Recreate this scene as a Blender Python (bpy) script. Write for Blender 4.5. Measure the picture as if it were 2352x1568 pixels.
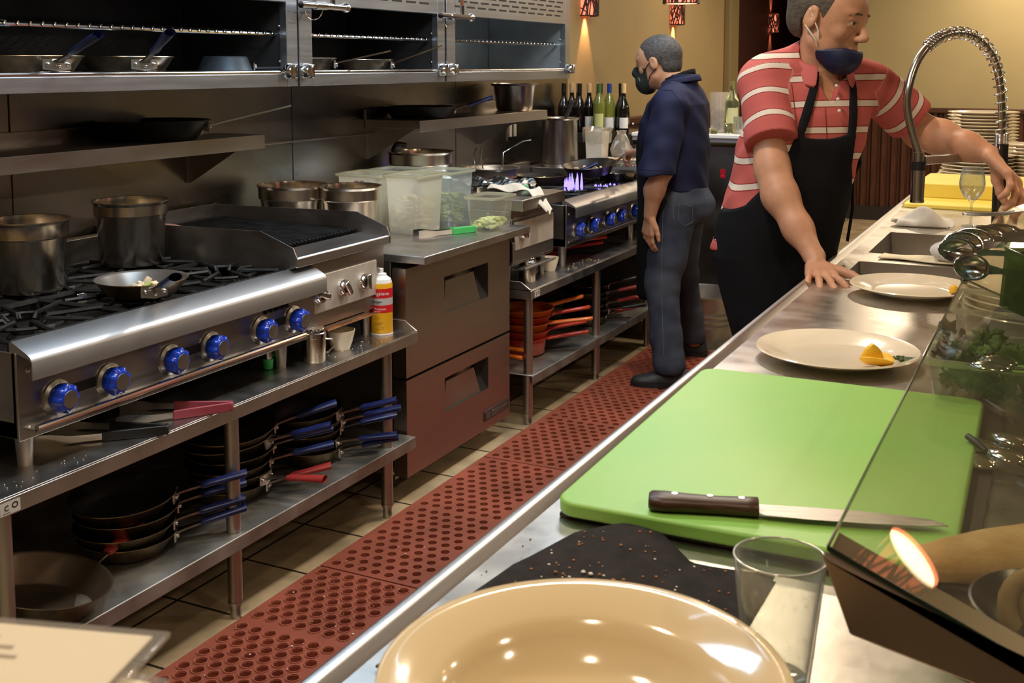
import bpy, bmesh, math, random
import numpy as np
from mathutils import Vector, Matrix
for o in list(bpy.data.objects): bpy.data.objects.remove(o)
SC = bpy.context.scene; COL = SC.collection
pi = math.pi; R = math.radians
# ---------------------------------------------------------------- camera
cd = bpy.data.cameras.new('camera'); cam = bpy.data.objects.new('camera', cd); COL.objects.link(cam)
cd.sensor_width = 36; cd.lens = 2598/2352*36; cd.shift_y = -(784-413.5)/2352
cd.clip_start = .02
cam.location = (0, 0, 1.55); cam.rotation_euler = (pi/2-.10189, 0, .45788)
cd.dof.use_dof = True; cd.dof.focus_distance = 3.2; cd.dof.aperture_fstop = 13
SC.camera = cam
# ---------------------------------------------------------------- world, exposure, lights
w = bpy.data.worlds.new('world'); SC.world = w; w.use_nodes = True
w.node_tree.nodes['Background'].inputs[0].default_value = (1, .8, .55, 1)
w.node_tree.nodes['Background'].inputs[1].default_value = .035
SC.view_settings.view_transform = 'Standard'; SC.view_settings.look = 'None'
SC.view_settings.exposure = 0.40; SC.view_settings.gamma = 1; SC.view_settings.use_curve_mapping = False
def area(name, loc, size, power, col, rot=(0,0,0), sy=None, spread=180):
    d = bpy.data.lights.new(name, 'AREA'); d.energy = power; d.color = col; d.size = size; d.spread = R(spread)
    if sy: d.shape = 'RECTANGLE'; d.size_y = sy
    o = bpy.data.objects.new(name, d); COL.objects.link(o); o.location = loc; o.rotation_euler = rot; return o
def spot(name, loc, power, col, angle=60, blend=.3, rad=.03, tgt=None, rot=(0,0,0)):
    d = bpy.data.lights.new(name, 'SPOT'); d.energy = power; d.color = col; d.spot_size = R(angle); d.spot_blend = blend; d.shadow_soft_size = rad
    o = bpy.data.objects.new(name, d); COL.objects.link(o); o.location = loc; o.rotation_euler = rot
    if tgt: o.rotation_euler = (Vector(tgt)-Vector(loc)).to_track_quat('-Z', 'Y').to_euler()
    return o
WARM = (1, .80, .57); COOL = (.50, .74, 1); AMB = (1, .62, .30)
# two cool fluorescent tubes of the exhaust hood, over the front of the cook line
area('hood_and_fill_light', (-1.72, 2.15, 2.62), .45, 15, COOL, (0, R(-6), 0), 1.3)
area('hood_and_fill_light', (-1.72, 4.9, 2.62), .45, 14, (.60, .80, 1), (0, R(-6), 0), 1.3)
area('hood_and_fill_light', (-1.15, 3.4, 2.7), .25, 16, COOL, (0, R(58), 0), 3.2)  # added cool fill aimed at the broiler fronts to turn them bluish
# warm ceiling cans
for x, y, p in ((-1.3, .9, 16), (-1.1, 2.6, 17), (-1.15, 4.3, 20), (-1.2, 6.0, 20), (1.7, 1.3, 16), (1.7, 4.6, 18), (-1.2, 9.2, 24), (1.9, 8.0, 40), (.4,10.7,30),(-.5,11.1,18),(-2.1,8.6,10)):
    area('ceiling_can_light', (x, y, 2.86), .22, p, WARM)
area('ceiling_can_light', (-.25, .25, 2.8), .12, 9, WARM)

# ---------------------------------------------------------------- materials
def M(name, col, rough=.5, metal=0, var=0, vs=8, vscale=(1,1,1), bump=0, bs=60, bscale=(1,1,1), spec=.5, emit=None, es=0, trans=0, ior=1.45, alpha=1, coat=0, sss=0, rvar=0, col2=None, detail=4):
    m = bpy.data.materials.new(name); m.use_nodes = True; nt = m.node_tree; b = nt.nodes['Principled BSDF']
    c = (*col, 1)
    b.inputs['Base Color'].default_value = c; b.inputs['Roughness'].default_value = rough; b.inputs['Metallic'].default_value = metal
    b.inputs['Specular IOR Level'].default_value = spec; b.inputs['IOR'].default_value = ior
    b.inputs['Transmission Weight'].default_value = trans; b.inputs['Alpha'].default_value = alpha; b.inputs['Coat Weight'].default_value = coat
    if sss: b.inputs['Subsurface Weight'].default_value = sss; b.inputs['Subsurface Radius'].default_value = (.012,.004,.002); b.inputs['Subsurface Scale'].default_value = .6
    if emit: b.inputs['Emission Color'].default_value = (*emit, 1); b.inputs['Emission Strength'].default_value = es
    def noise(scale, vec, det=4):
        tc = nt.nodes.new('ShaderNodeTexCoord'); mp = nt.nodes.new('ShaderNodeMapping'); mp.inputs['Scale'].default_value = vec
        n = nt.nodes.new('ShaderNodeTexNoise'); n.inputs['Scale'].default_value = scale; n.inputs['Detail'].default_value = det
        nt.links.new(tc.outputs['Object'], mp.inputs[0]); nt.links.new(mp.outputs[0], n.inputs['Vector']); return n
    if var or col2:
        n = noise(vs, vscale, detail); rp = nt.nodes.new('ShaderNodeMapRange'); rp.inputs[1].default_value = .3; rp.inputs[2].default_value = .7
        mx = nt.nodes.new('ShaderNodeMix'); mx.data_type = 'RGBA'
        mx.inputs[6].default_value = c if col2 else (*[x*(1-var) for x in col], 1)
        mx.inputs[7].default_value = (*col2, 1) if col2 else (*[min(1, x*(1+var)) for x in col], 1)
        nt.links.new(n.outputs[0], rp.inputs[0]); nt.links.new(rp.outputs[0], mx.inputs[0]); nt.links.new(mx.outputs[2], b.inputs['Base Color'])
        if rvar:
            r2 = nt.nodes.new('ShaderNodeMapRange'); r2.inputs[1].default_value = .3; r2.inputs[2].default_value = .7; r2.inputs[3].default_value = rough-rvar; r2.inputs[4].default_value = rough+rvar
            nt.links.new(n.outputs[0], r2.inputs[0]); nt.links.new(r2.outputs[0], b.inputs['Roughness'])
    if bump:
        n2 = noise(bs, bscale); bp = nt.nodes.new('ShaderNodeBump'); bp.inputs['Strength'].default_value = bump; bp.inputs['Distance'].default_value = .002
        nt.links.new(n2.outputs[0], bp.inputs['Height']); nt.links.new(bp.outputs[0], b.inputs['Normal'])
    return m
def thin(name, tint, gloss=.08, haze=0, hazecol=(.8,.8,.75), rough=.02, edge=0):
    # thin clear sheet: mostly transparent, fresnel gloss, a little haze
    m = bpy.data.materials.new(name); m.use_nodes = True; nt = m.node_tree; nt.nodes.clear()
    out = nt.nodes.new('ShaderNodeOutputMaterial'); tr = nt.nodes.new('ShaderNodeBsdfTransparent'); tr.inputs[0].default_value = (*tint, 1)
    df = nt.nodes.new('ShaderNodeBsdfPrincipled'); df.inputs['Base Color'].default_value = (*hazecol, 1); df.inputs['Roughness'].default_value = .35
    tl = nt.nodes.new('ShaderNodeBsdfTranslucent'); tl.inputs[0].default_value = (*hazecol, 1)
    md = nt.nodes.new('ShaderNodeMixShader'); md.inputs[0].default_value = .5; nt.links.new(df.outputs[0], md.inputs[1]); nt.links.new(tl.outputs[0], md.inputs[2])
    gl = nt.nodes.new('ShaderNodeBsdfGlossy'); gl.inputs['Roughness'].default_value = rough
    m1 = nt.nodes.new('ShaderNodeMixShader'); m1.inputs[0].default_value = haze; nt.links.new(tr.outputs[0], m1.inputs[1]); nt.links.new(md.outputs[0], m1.inputs[2])
    fr = nt.nodes.new('ShaderNodeLayerWeight'); fr.inputs[0].default_value = .5
    pw = nt.nodes.new('ShaderNodeMath'); pw.operation = 'POWER'; pw.inputs[1].default_value = 5; nt.links.new(fr.outputs['Facing'], pw.inputs[0])
    ad = nt.nodes.new('ShaderNodeMath'); ad.operation = 'MULTIPLY_ADD'; ad.inputs[1].default_value = .9; ad.inputs[2].default_value = gloss; ad.use_clamp = True
    nt.links.new(pw.outputs[0], ad.inputs[0])
    if edge:
        p2 = nt.nodes.new('ShaderNodeMath'); p2.operation = 'POWER'; p2.inputs[1].default_value = 3; nt.links.new(fr.outputs['Facing'], p2.inputs[0])
        a2 = nt.nodes.new('ShaderNodeMath'); a2.operation = 'MULTIPLY_ADD'; a2.inputs[1].default_value = edge; a2.inputs[2].default_value = haze; a2.use_clamp = True
        nt.links.new(p2.outputs[0], a2.inputs[0]); nt.links.new(a2.outputs[0], m1.inputs[0])
    m2 = nt.nodes.new('ShaderNodeMixShader'); nt.links.new(ad.outputs[0], m2.inputs[0]); nt.links.new(m1.outputs[0], m2.inputs[1]); nt.links.new(gl.outputs[0], m2.inputs[2])
    nt.links.new(m2.outputs[0], out.inputs[0]); return m
STEEL = M('brushed_steel', (.56,.54,.52), .33, 1, var=.035, vs=5, vscale=(2,.4,30), bump=.03, bs=40, bscale=(20,.5,20), rvar=.025)
STEELB = M('hood_tinted_steel', (.44,.47,.52), .36, 1, var=.05, vs=5, vscale=(2,.6,12), bump=.03, bs=40, bscale=(20,.5,20), rvar=.03)  # cool hood light put into the bluish base colour of this steel
STEELD = M('brown_steel', (.40,.37,.34), .36, 1, var=.08, vs=4, vscale=(2,1,3), bump=.03, bs=40, bscale=(20,.6,20), rvar=.07)
STEELW = M('worn_worktop_steel', (.50,.48,.46), .34, 1, var=.12, vs=9, vscale=(1,1.4,1), bump=.25, bs=70, bscale=(3,1,1), rvar=.05, detail=8)
SHELFS = M('dull_galvanised_steel', (.34,.33,.30), .48, .9, var=.28, vs=7, rvar=.08, bump=.1)
LEGS = M('grey_leg_steel', (.46,.42,.38), .38, 1, var=.15, vs=6, vscale=(4,4,1))
CHROME = M('polished_steel', (.72,.70,.67), .13, 1, var=.08, vs=6)
POTM = M('stockpot_steel', (.62,.54,.44), .21, 1, var=.16, vs=9, vscale=(1,1,.35), rvar=.06, bump=.10, bs=9, bscale=(1,1,.3))
BLACKM = M('cast_iron_black', (.018,.017,.016), .5, .4, var=.5, vs=20, bump=.3)
BLACKI = M('sooty_black', (.012,.011,.010), .55, .2)
PANM = M('seasoned_pan_metal', (.52,.38,.22), .34, .95, col2=(.13,.10,.07), vs=14, rvar=.1)
PANI = M('dark_nonstick', (.028,.025,.022), .34, .35, var=.3, vs=10)
PANT = M('tinned_pan', (.42,.35,.26), .28, .95, col2=(.12,.09,.06), vs=12)
RIVET = M('rivet_metal', (.62,.60,.56), .3, 1)
BLUER = M('blue_rubber', (.010,.016,.085), .35, 0, var=.35, vs=18)
BLUEK = M('blue_knob_plastic', (.010,.042,.42), .22, 0, coat=.4)
REDR = M('red_rubber', (.32,.03,.025), .4)
BLACKR = M('black_rubber', (.012,.012,.013), .4)
WHITEC = M('cream_china', (.80,.68,.49), .16, 0, coat=.5)
PLATEC = M('tan_glazed_china', (.68,.53,.31), .13, 0, coat=.6)
GREENB = M('green_poly_board', (.235,.52,.095), .42, 0, var=.09, vs=3.5, bump=.12, bs=120, col2=(.30,.53,.105))
YELB = M('yellow_poly_board', (.80,.60,.09), .5, 0, var=.06, vs=5)
WOODH = M('dark_wood_handle', (.05,.022,.012), .4, 0, var=.5, vs=30, vscale=(1,8,8))
BLADE = M('scuffed_blade', (.40,.37,.34), .42, 1, var=.25, vs=20, vscale=(1,6,1), rvar=.1)
CLOTHK = M('black_napkin', (.022,.018,.017), .9, 0, var=.3, vs=40, bump=.4, bs=500, spec=.2)
TOWEL = M('off_white_terry', (.66,.60,.50), .95, 0, var=.12, vs=20, bump=.5, bs=350, spec=.1)
FOODW = M('chopped_chicken', (.78,.62,.42), .5, 0, var=.25, vs=40)
FOODG = M('chopped_greens', (.42,.50,.07), .5, 0, var=.45, vs=40)
FOODR = M('chopped_pepper', (.62,.16,.06), .45)
PLASW = thin('frosted_tub', (1,1,.97), .06, .74, (.86,.84,.72), .12)
PLASB = thin('bluish_frosted_tub', (.95,1,1), .06, .38, (.72,.80,.80), .12)
PLASC = thin('clear_polycarbonate', (.97,.97,.93), .07, .13, (.75,.75,.66), .05, edge=.5)
RIMM = thin('thick_plastic_rim', (.97,.97,.93), .10, .45, (.80,.78,.62), .08)
GLASSP = thin('sneeze_guard_glass', (.93,.93,.86), .06, .02)
GLASSC = thin('drinking_glass', (.93,.94,.91), .08, .10, (.46,.45,.40), .02, edge=1.1)
FLAME = M('gas_flame', (.1,.1,.6), .5, 0, emit=(.30,.22,1), es=1.7)
LINER = thin('plastic_liner', (.97,.97,.95), .12, .25, (.8,.76,.68), .15)
# ---------------------------------------------------------------- mesh builder
class MB:
    def __init__(s): s.v=[]; s.f=[]; s.mi=[]; s.cur=0
    def add(s, vs, fs, M_=None):
        n=len(s.v)
        s.v += [tuple(M_ @ Vector(p)) if M_ is not None else tuple(p) for p in vs]
        s.f += [tuple(i+n for i in f) for f in fs]; s.mi += [s.cur]*len(fs); return s
    def box(s, x0,x1,y0,y1,z0,z1, M_=None):
        return s.add([(x0,y0,z0),(x1,y0,z0),(x1,y1,z0),(x0,y1,z0),(x0,y0,z1),(x1,y0,z1),(x1,y1,z1),(x0,y1,z1)],
            [(0,3,2,1),(4,5,6,7),(0,1,5,4),(1,2,6,5),(2,3,7,6),(3,0,4,7)], M_)
    def rings(s, rings, cap0=True, cap1=True, closed=True, M_=None):
        n=len(rings[0]); vs=[p for r in rings for p in r]; fs=[]
        for i in range(len(rings)-1):
            for j in range(n if closed else n-1):
                a=i*n+j; b=i*n+(j+1)%n; fs.append((a,b,b+n,a+n))
        if cap0: fs.append(tuple(range(n-1,-1,-1)))
        if cap1: fs.append(tuple((len(rings)-1)*n+j for j in range(n)))
        return s.add(vs,fs,M_)
    def lathe(s, prof, n=40, M_=None, cx=0, cy=0, cap0=False, cap1=False, sx=1, sy=1):
        return s.rings([[(cx+r*sx*math.cos(2*pi*j/n), cy+r*sy*math.sin(2*pi*j/n), z) for j in range(n)] for r,z in prof], cap0, cap1, M_=M_)
    def cyl(s, a, b, r0, r1=None, n=16):
        a=Vector(a); b=Vector(b); r1=r0 if r1 is None else r1; d=(b-a).normalized()
        u=d.orthogonal().normalized(); v=d.cross(u)
        return s.rings([[tuple(c+r*(u*math.cos(2*pi*j/n)+v*math.sin(2*pi*j/n))) for j in range(n)] for c,r in((a,r0),(b,r1))])
    def tube(s, pts, r, n=10, up=None, flat=1, caps=True):
        pts=[Vector(p) for p in pts]; k=len(pts); rr=r if isinstance(r,(list,tuple)) else [r]*k; rings=[]; u=None
        for i in range(k):
            d=(pts[min(i+1,k-1)]-pts[max(i-1,0)]).normalized()
            if up is not None: u=Vector(up)-d*d.dot(Vector(up))
            elif u is None: u=d.orthogonal()
            else: u=u-d*d.dot(u)
            u.normalize(); v=d.cross(u)
            rings.append([tuple(pts[i]+rr[i]*(flat*u*math.cos(2*pi*j/n)+v*math.sin(2*pi*j/n))) for j in range(n)])
        return s.rings(rings,caps,caps)
    def prism(s, poly, z0, z1, M_=None):
        n=len(poly); return s.rings([[(x,y,z0) for x,y in poly],[(x,y,z1) for x,y in poly]], M_=M_)
    def ball(s, c, rx, ry=None, rz=None, n=14, m=8):
        ry=ry or rx; rz=rz or rx
        return s.rings([[(c[0]+rx*math.sin(t)*math.cos(2*pi*j/n), c[1]+ry*math.sin(t)*math.sin(2*pi*j/n), c[2]-rz*math.cos(t)) for j in range(n)] for t in [pi*(i+.02)/(m+.04) for i in range(m+1)]])
    def grid(s, fn, nu, nv):
        vs=[fn(i/nu,j/nv) for j in range(nv+1) for i in range(nu+1)]
        return s.add(vs,[(j*(nu+1)+i,j*(nu+1)+i+1,(j+1)*(nu+1)+i+1,(j+1)*(nu+1)+i) for j in range(nv) for i in range(nu)])
    def build(s, name, mat, parent=None, loc=(0,0,0), rz=0, bevel=0, smooth=35, solid=0, rot=None, sub=0):
        me=bpy.data.meshes.new(name); me.from_pydata(s.v,[],s.f)
        bm=bmesh.new(); bm.from_mesh(me); bmesh.ops.recalc_face_normals(bm,faces=bm.faces); bm.to_mesh(me); bm.free()
        for m in (mat if isinstance(mat,(list,tuple)) else [mat]): me.materials.append(m)
        if any(s.mi): me.polygons.foreach_set('material_index', s.mi)
        if smooth:
            me.polygons.foreach_set('use_smooth',[True]*len(me.polygons)); me.set_sharp_from_angle(angle=R(smooth))
        o=bpy.data.objects.new(name,me); COL.objects.link(o); o.parent=parent; o.location=loc; o.rotation_euler=rot or (0,0,rz)
        if solid: q=o.modifiers.new('solid','SOLIDIFY'); q.thickness=solid; q.offset=0
        if bevel: q=o.modifiers.new('bevel','BEVEL'); q.width=bevel; q.segments=2; q.limit_method='ANGLE'; q.angle_limit=R(40)
        if sub: q=o.modifiers.new('sub','SUBSURF'); q.levels=q.render_levels=sub
        return o
def tag(o, label, cat, group=None, kind=None):
    o['label']=label; o['category']=cat
    if group: o['group']=group
    if kind: o['kind']=kind
    return o
def T(name, label, cat, loc=(0,0,0), rz=0, group=None, rot=None):
    o=bpy.data.objects.new(name,None); COL.objects.link(o); o.location=loc; o.rotation_euler=rot or (0,0,rz); o.empty_display_size=.05
    return tag(o,label,cat,group)
def dup(root, loc, rz=None, label=None, group=None):
    r=root.copy(); COL.objects.link(r); r.location=loc
    if rz is not None: r.rotation_euler=(r.rotation_euler[0],r.rotation_euler[1],rz)
    if label: r['label']=label
    if group: r['group']=group
    for c in list(root.children):
        d=c.copy(); COL.objects.link(d); d.parent=r
        for g in list(c.children): e=g.copy(); COL.objects.link(e); e.parent=d
    return r
def struct(o): o['kind']='structure'; return o
def text(txt, size, mat, parent, loc, rot, name='lettering', ext=.0008, font=None):
    c=bpy.data.curves.new(name,'FONT'); c.body=txt; c.size=size; c.extrude=ext; c.align_x='CENTER'; c.align_y='CENTER'; c.resolution_u=2
    o=bpy.data.objects.new(name,c); COL.objects.link(o)
    dg=bpy.context.evaluated_depsgraph_get(); me=bpy.data.meshes.new_from_object(o.evaluated_get(dg)); bpy.data.objects.remove(o)
    me.materials.clear(); me.materials.append(mat); o=bpy.data.objects.new(name,me); COL.objects.link(o); o.parent=parent; o.location=loc; o.rotation_euler=rot; return o
rnd=random.Random(7)
# ---------------------------------------------------------------- the room
def tile_mat():
    m=bpy.data.materials.new('quarry_tile_floor'); m.use_nodes=True; nt=m.node_tree; b=nt.nodes['Principled BSDF']
    tc=nt.nodes.new('ShaderNodeTexCoord'); br=nt.nodes.new('ShaderNodeTexBrick'); br.offset=0; br.inputs['Scale'].default_value=1
    br.inputs['Brick Width'].default_value=.305; br.inputs['Row Height'].default_value=.305; br.inputs['Mortar Size'].default_value=.005; br.inputs['Mortar Smooth'].default_value=.1
    br.inputs['Color1'].default_value=(.50,.39,.24,1); br.inputs['Color2'].default_value=(.42,.32,.19,1); br.inputs['Mortar'].default_value=(.035,.025,.018,1)
    mp=nt.nodes.new('ShaderNodeMapping'); mp.inputs['Location'].default_value=(.13,.045,0); nt.links.new(tc.outputs['Object'],mp.inputs[0]); nt.links.new(mp.outputs[0],br.inputs[0])
    n=nt.nodes.new('ShaderNodeTexNoise'); n.inputs['Scale'].default_value=6; n.inputs['Detail'].default_value=6; nt.links.new(tc.outputs['Object'],n.inputs['Vector'])
    r=nt.nodes.new('ShaderNodeMapRange'); r.inputs[1].default_value=.3; r.inputs[2].default_value=.7; r.inputs[3].default_value=.55; r.inputs[4].default_value=1.05; nt.links.new(n.outputs[0],r.inputs[0])
    mx=nt.nodes.new('ShaderNodeVectorMath'); mx.operation='SCALE'; nt.links.new(br.outputs[0],mx.inputs[0]); nt.links.new(r.outputs[0],mx.inputs['Scale']); nt.links.new(mx.outputs[0],b.inputs['Base Color'])
    b.inputs['Roughness'].default_value=.42
    bp=nt.nodes.new('ShaderNodeBump'); bp.inputs['Strength'].default_value=.5; bp.inputs['Distance'].default_value=.003; bp.invert=True; nt.links.new(br.outputs['Fac'],bp.inputs['Height']); nt.links.new(bp.outputs[0],b.inputs['Normal'])
    return m
WALLP=M('olive_tan_paint',(.36,.27,.13),.6,0,var=.05,vs=2,bump=.06,bs=60)
WALLF=M('sage_tan_paint',(.40,.33,.17),.6,0,var=.05,vs=2,bump=.06,bs=60)
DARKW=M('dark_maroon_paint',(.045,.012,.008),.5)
CEILM=M('ceiling_tile_paint',(.36,.33,.30),.8,0,var=.05)
WOODT=M('dark_stained_wood',(.07,.028,.014),.35,0,var=.35,vs=6,vscale=(8,8,1))
WOODT2=M('red_brown_wood',(.075,.028,.014),.35,0,var=.3,vs=5,vscale=(8,8,1))
struct(MB().box(-3.1,4,-1.6,14.6,-.1,0).build('floor',tile_mat(),smooth=0))
struct(MB().box(-3.1,4,-1.6,14.6,2.9,3.0).build('ceiling',CEILM,smooth=0))
struct(MB().box(-3.1,-2.9,-1.6,10.62,0,2.9).build('wall_left',WALLP,smooth=0))
WALLR=M('room_darkness_paint',(.07,.08,.10),.6)  # unseen walls painted dark, standing for a dim room mirrored in the broiler steel
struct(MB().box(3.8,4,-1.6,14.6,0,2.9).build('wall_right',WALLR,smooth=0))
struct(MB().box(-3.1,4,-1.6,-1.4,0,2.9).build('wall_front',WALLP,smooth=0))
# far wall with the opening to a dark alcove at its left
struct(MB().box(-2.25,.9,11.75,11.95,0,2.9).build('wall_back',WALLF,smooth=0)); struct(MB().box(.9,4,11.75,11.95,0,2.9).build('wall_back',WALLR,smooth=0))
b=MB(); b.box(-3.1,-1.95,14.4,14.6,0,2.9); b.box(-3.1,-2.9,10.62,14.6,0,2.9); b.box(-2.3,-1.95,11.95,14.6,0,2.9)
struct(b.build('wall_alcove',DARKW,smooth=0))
# pilaster at the end of the left wall and the trim beside it
struct(MB().box(-2.9,-2.84,10.32,10.62,0,2.9).build('trim_1',M('trim_paint',(.25,.19,.09),.5),smooth=0,bevel=.01))
# wainscot of ribbed dark wood along the far wall, its cap and its base
b=MB()
pts=[]; x=-2.25
while x<3.8:
    pts+=[(x,0),(x+.02,-.035),(x+.05,-.035),(x+.07,0)]; x+=.095
b.rings([[(px,11.72+py,z) for px,py in pts] for z in (.12,1.08)],False,False,closed=False)
struct(b.build('trim_2',WOODT2,smooth=0,solid=.01))
struct(MB().box(-2.25,3.8,11.66,11.75,1.08,1.13).build('trim_3',WOODT,bevel=.008))
struct(MB().box(-2.25,3.8,11.67,11.75,0,.14).build('baseboard_back',M('black_baseboard',(.02,.014,.01),.5)))
b=MB(); b.box(-2.9,-2.86,6.75,10.3,.0,1.12); b.box(-2.9,-2.83,6.75,10.3,1.12,1.17)
struct(b.build('trim_4',WOODT2,bevel=.006))
# stainless wall cladding behind the cook line: upright sheets with thin joints
WSTEEL=M('stained_wall_steel',(.30,.275,.245),.30,1,var=.2,vs=1.3,vscale=(1,1,2.2),rvar=.08,bump=.15,bs=2.5,bscale=(1,1,1.5))
b=MB(); ys=[-1.4,1.05,2.41,3.806,5.2,6.68]
for a,c in zip(ys,ys[1:]): b.box(-2.9,-2.892,a+.003,c-.003,0,1.98)
struct(b.build('wall_left_steel_cladding',WSTEEL,smooth=0,bevel=.002))
struct(MB().box(-2.9,-2.865,3.0,6.0,1.23,1.235).build('trim_5',STEELD))
# light switch plate / outlet
t=T('power_outlet','metal outlet plate on the steel wall under the farther wall shelf','outlet',(-2.892,5.86,1.17))
MB().box(0,.006,-.058,.058,-.06,.06).build('cover_plate',CHROME,t,bevel=.002)
b=MB()
for y in(-.03,.03):
    b.box(.006,.012,y-.015,y+.015,-.035,.035)
b.build('socket',M('ivory_plastic',(.6,.55,.45),.4),t,bevel=.002)
# ---------------------------------------------------------------- woven shade sconces and pendants
SHADEM=M('dark_woven_strips',(.035,.01,.008),.5)
SHADEI=M('glowing_red_liner',(.9,.3,.2),.6,emit=(1,.20,.10),es=1.15)
BULB=M('lamp_diffuser',(1,.9,.75),.5,emit=(1,.72,.45),es=9)
def woven(rad,h,seed,half=False,n=46):
    r_=random.Random(seed); b=MB(); a0,a1=(-pi/2,pi/2) if half else (0,2*pi)
    for z in(0,h): b.tube([(rad*math.cos(a),rad*math.sin(a),z) for a in [a0+(a1-a0)*i/24 for i in range(25)]],.004,6)
    for i in range(n):
        s=r_.uniform(a0,a1); e=s+r_.uniform(-.9,.9); e=max(a0,min(a1,e)) if half else e
        z0,z1=r_.choice([(0,h),(0,h),(r_.uniform(0,h),r_.uniform(0,h))])
        b.tube([((rad+.002)*math.cos(s+(e-s)*k/6),(rad+.002)*math.sin(s+(e-s)*k/6),z0+(z1-z0)*k/6) for k in range(7)],.0046,5)
    return b
def sconce(y,z,seed,label,x=-2.9,h=.20,rad=.085):
    t=T('wall_sconce',label,'wall lamp',(x,y,z),0,'woven wall sconces')
    MB().box(0,.02,-.03,.03,.03,h-.03).build('wall_plate',BLACKR,t)
    woven(rad,h,seed,True).build('woven_shade',SHADEM,t,loc=(.004,0,0))
    b=MB(); b.rings([[((rad-.006)*math.cos(a)+.004,(rad-.006)*math.sin(a),zz) for a in [-pi/2+pi*i/20 for i in range(21)]] for zz in(.004,h-.004)],False,False,closed=False)
    b.build('shade_liner',SHADEI,t)
    for s,zz in((-1,.05),(1,h-.05)):
        spot('sconce_light',(x+.034,y,z+zz),24,(1,.52,.25),50,.5,.012,tgt=(x+.004,y,z+zz+s))
    return t
sconce(6.97,1.868,1,'woven red sconce nearest the stainless broilers, casting a cone of light')
sconce(8.82,1.868,2,'woven red sconce on the tan wall right above the cook in the blue shirt')
sconce(12.1,1.885,3,'smallest woven sconce, deep in the dark maroon alcove')
def pendant(x,y,z,seed,label,h=.2,rad=.105,pw=14):
    t=T('pendant_lamp',label,'pendant lamp',(x,y,z))
    woven(rad,h,seed,False,70).build('woven_shade',SHADEM,t)
    MB().lathe([(rad-.006,.0),(rad-.006,h)],36).build('shade_liner',SHADEI,t)
    MB().lathe([(.001,.012),(rad-.008,.012)],30).build('diffuser',BULB,t)
    MB().cyl((0,0,h-.02),(0,0,2.9-z),.004).build('cord',BLACKR,t)
    MB().box(-rad,rad,-.004,.004,h-.006,h).build('spider',BLACKR,t)
    spot('pendant_light',(x,y,z-.005),pw,(1,.66,.36),120,.8,.08)
    return t
pendant(-2.12,6.6,1.913,11,'woven red pendant with a white glowing underside above the bar')
pendant(.43,3.5,2.0,12,'woven red pendant over the pass, mirrored in the slanted glass',pw=9)
def W(t): return tuple(-v for v in t.location)
LABELM=M('sticker_paper',(.55,.52,.48),.5); INK=M('printed_ink',(.03,.03,.03),.5)
# ---------------------------------------------------------------- equipment stands
def stand(y0,y1,zt,zs,legs,label,st_y,gal=False):
    t=T('equipment_stand',label,'steel table',(-2.44,(y0+y1)/2,0)); w_=W(t)
    b=MB(); b.box(-2.86,-2.012,y0,y1,zt-.006,zt); b.box(-2.018,-2.010,y0,y1,zt-.042,zt-.004)
    b.rings([[(x,yy,z) for x,z in ((-2.86,zt-.042),(-2.012,zt-.042),(-2.012,zt),(-2.06,zt+.032),(-2.86,zt+.032))] for yy in (y1-.006,y1)])
    b.rings([[(x,yy,z) for x,z in ((-2.86,zt-.042),(-2.012,zt-.042),(-2.012,zt),(-2.06,zt+.032),(-2.86,zt+.032))] for yy in (y0,y0+.006)])
    b.box(-2.86,-2.852,y0,y1,zt-.04,zt+.05)
    b.build('tabletop',STEELW,t,w_,bevel=.0015)
    b=MB(); b.box(-2.84,-2.012,y0+.02,y1-.02,zs-.006,zs); b.box(-2.018,-2.010,y0+.02,y1-.02,zs-.042,zs); b.box(-2.84,-2.832,y0+.02,y1-.02,zs-.042,zs)
    b.build('lower_shelf',SHELFS,t,w_,bevel=.003)
    for y in legs:
        for x in (-2.045,-2.80):
            b=MB(); b.cyl((x,y,.045),(x,y,zt-.04),.0205,n=24); lg=b.build('leg',LEGS,t,w_)
            MB().lathe([(0,0),(.014,0),(.0165,.012),(.0145,.03),(.021,.045),(.022,.05)],20,cx=x,cy=y).build('adjustable_foot',LEGS,lg)
            MB().lathe([(.0215,zs-.044),(.0225,zs-.03),(.0225,zs-.006),(.0215,zs+.004)],20,cx=x,cy=y).build('shelf_collar',LEGS,lg)
    s=MB().box(-2.0095,-2.0088,st_y-.022,st_y+.030,zt-.038,zt-.010).build('rating_sticker',LABELM,t,w_)
    text('C',.017,INK,s,(-2.0086,st_y-.006,zt-.023),(pi/2,0,pi/2))
    MB().lathe([(.0042,0),(.0070,0),(.0070,.0004),(.0042,.0004)],20,sy=1.2).build('round_mark',INK,s,(-2.0088,st_y+.016,zt-.021),rot=(0,pi/2,0))
    MB().box(-2.0088,-2.0085,st_y-.016,st_y+.004,zt-.0345,zt-.0335).build('printed_line',INK,s)
    return t
stand(1.25,3.335,.625,.25,(1.637,2.39,3.18),'long steel equipment stand in the foreground, under the nearer blue-knobbed range',1.628)
stand(4.262,5.9,.60,.225,(4.307,5.083,5.832),'farther steel equipment stand beyond the drawer refrigerator, red pans stored on its shelf',4.318)
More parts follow.
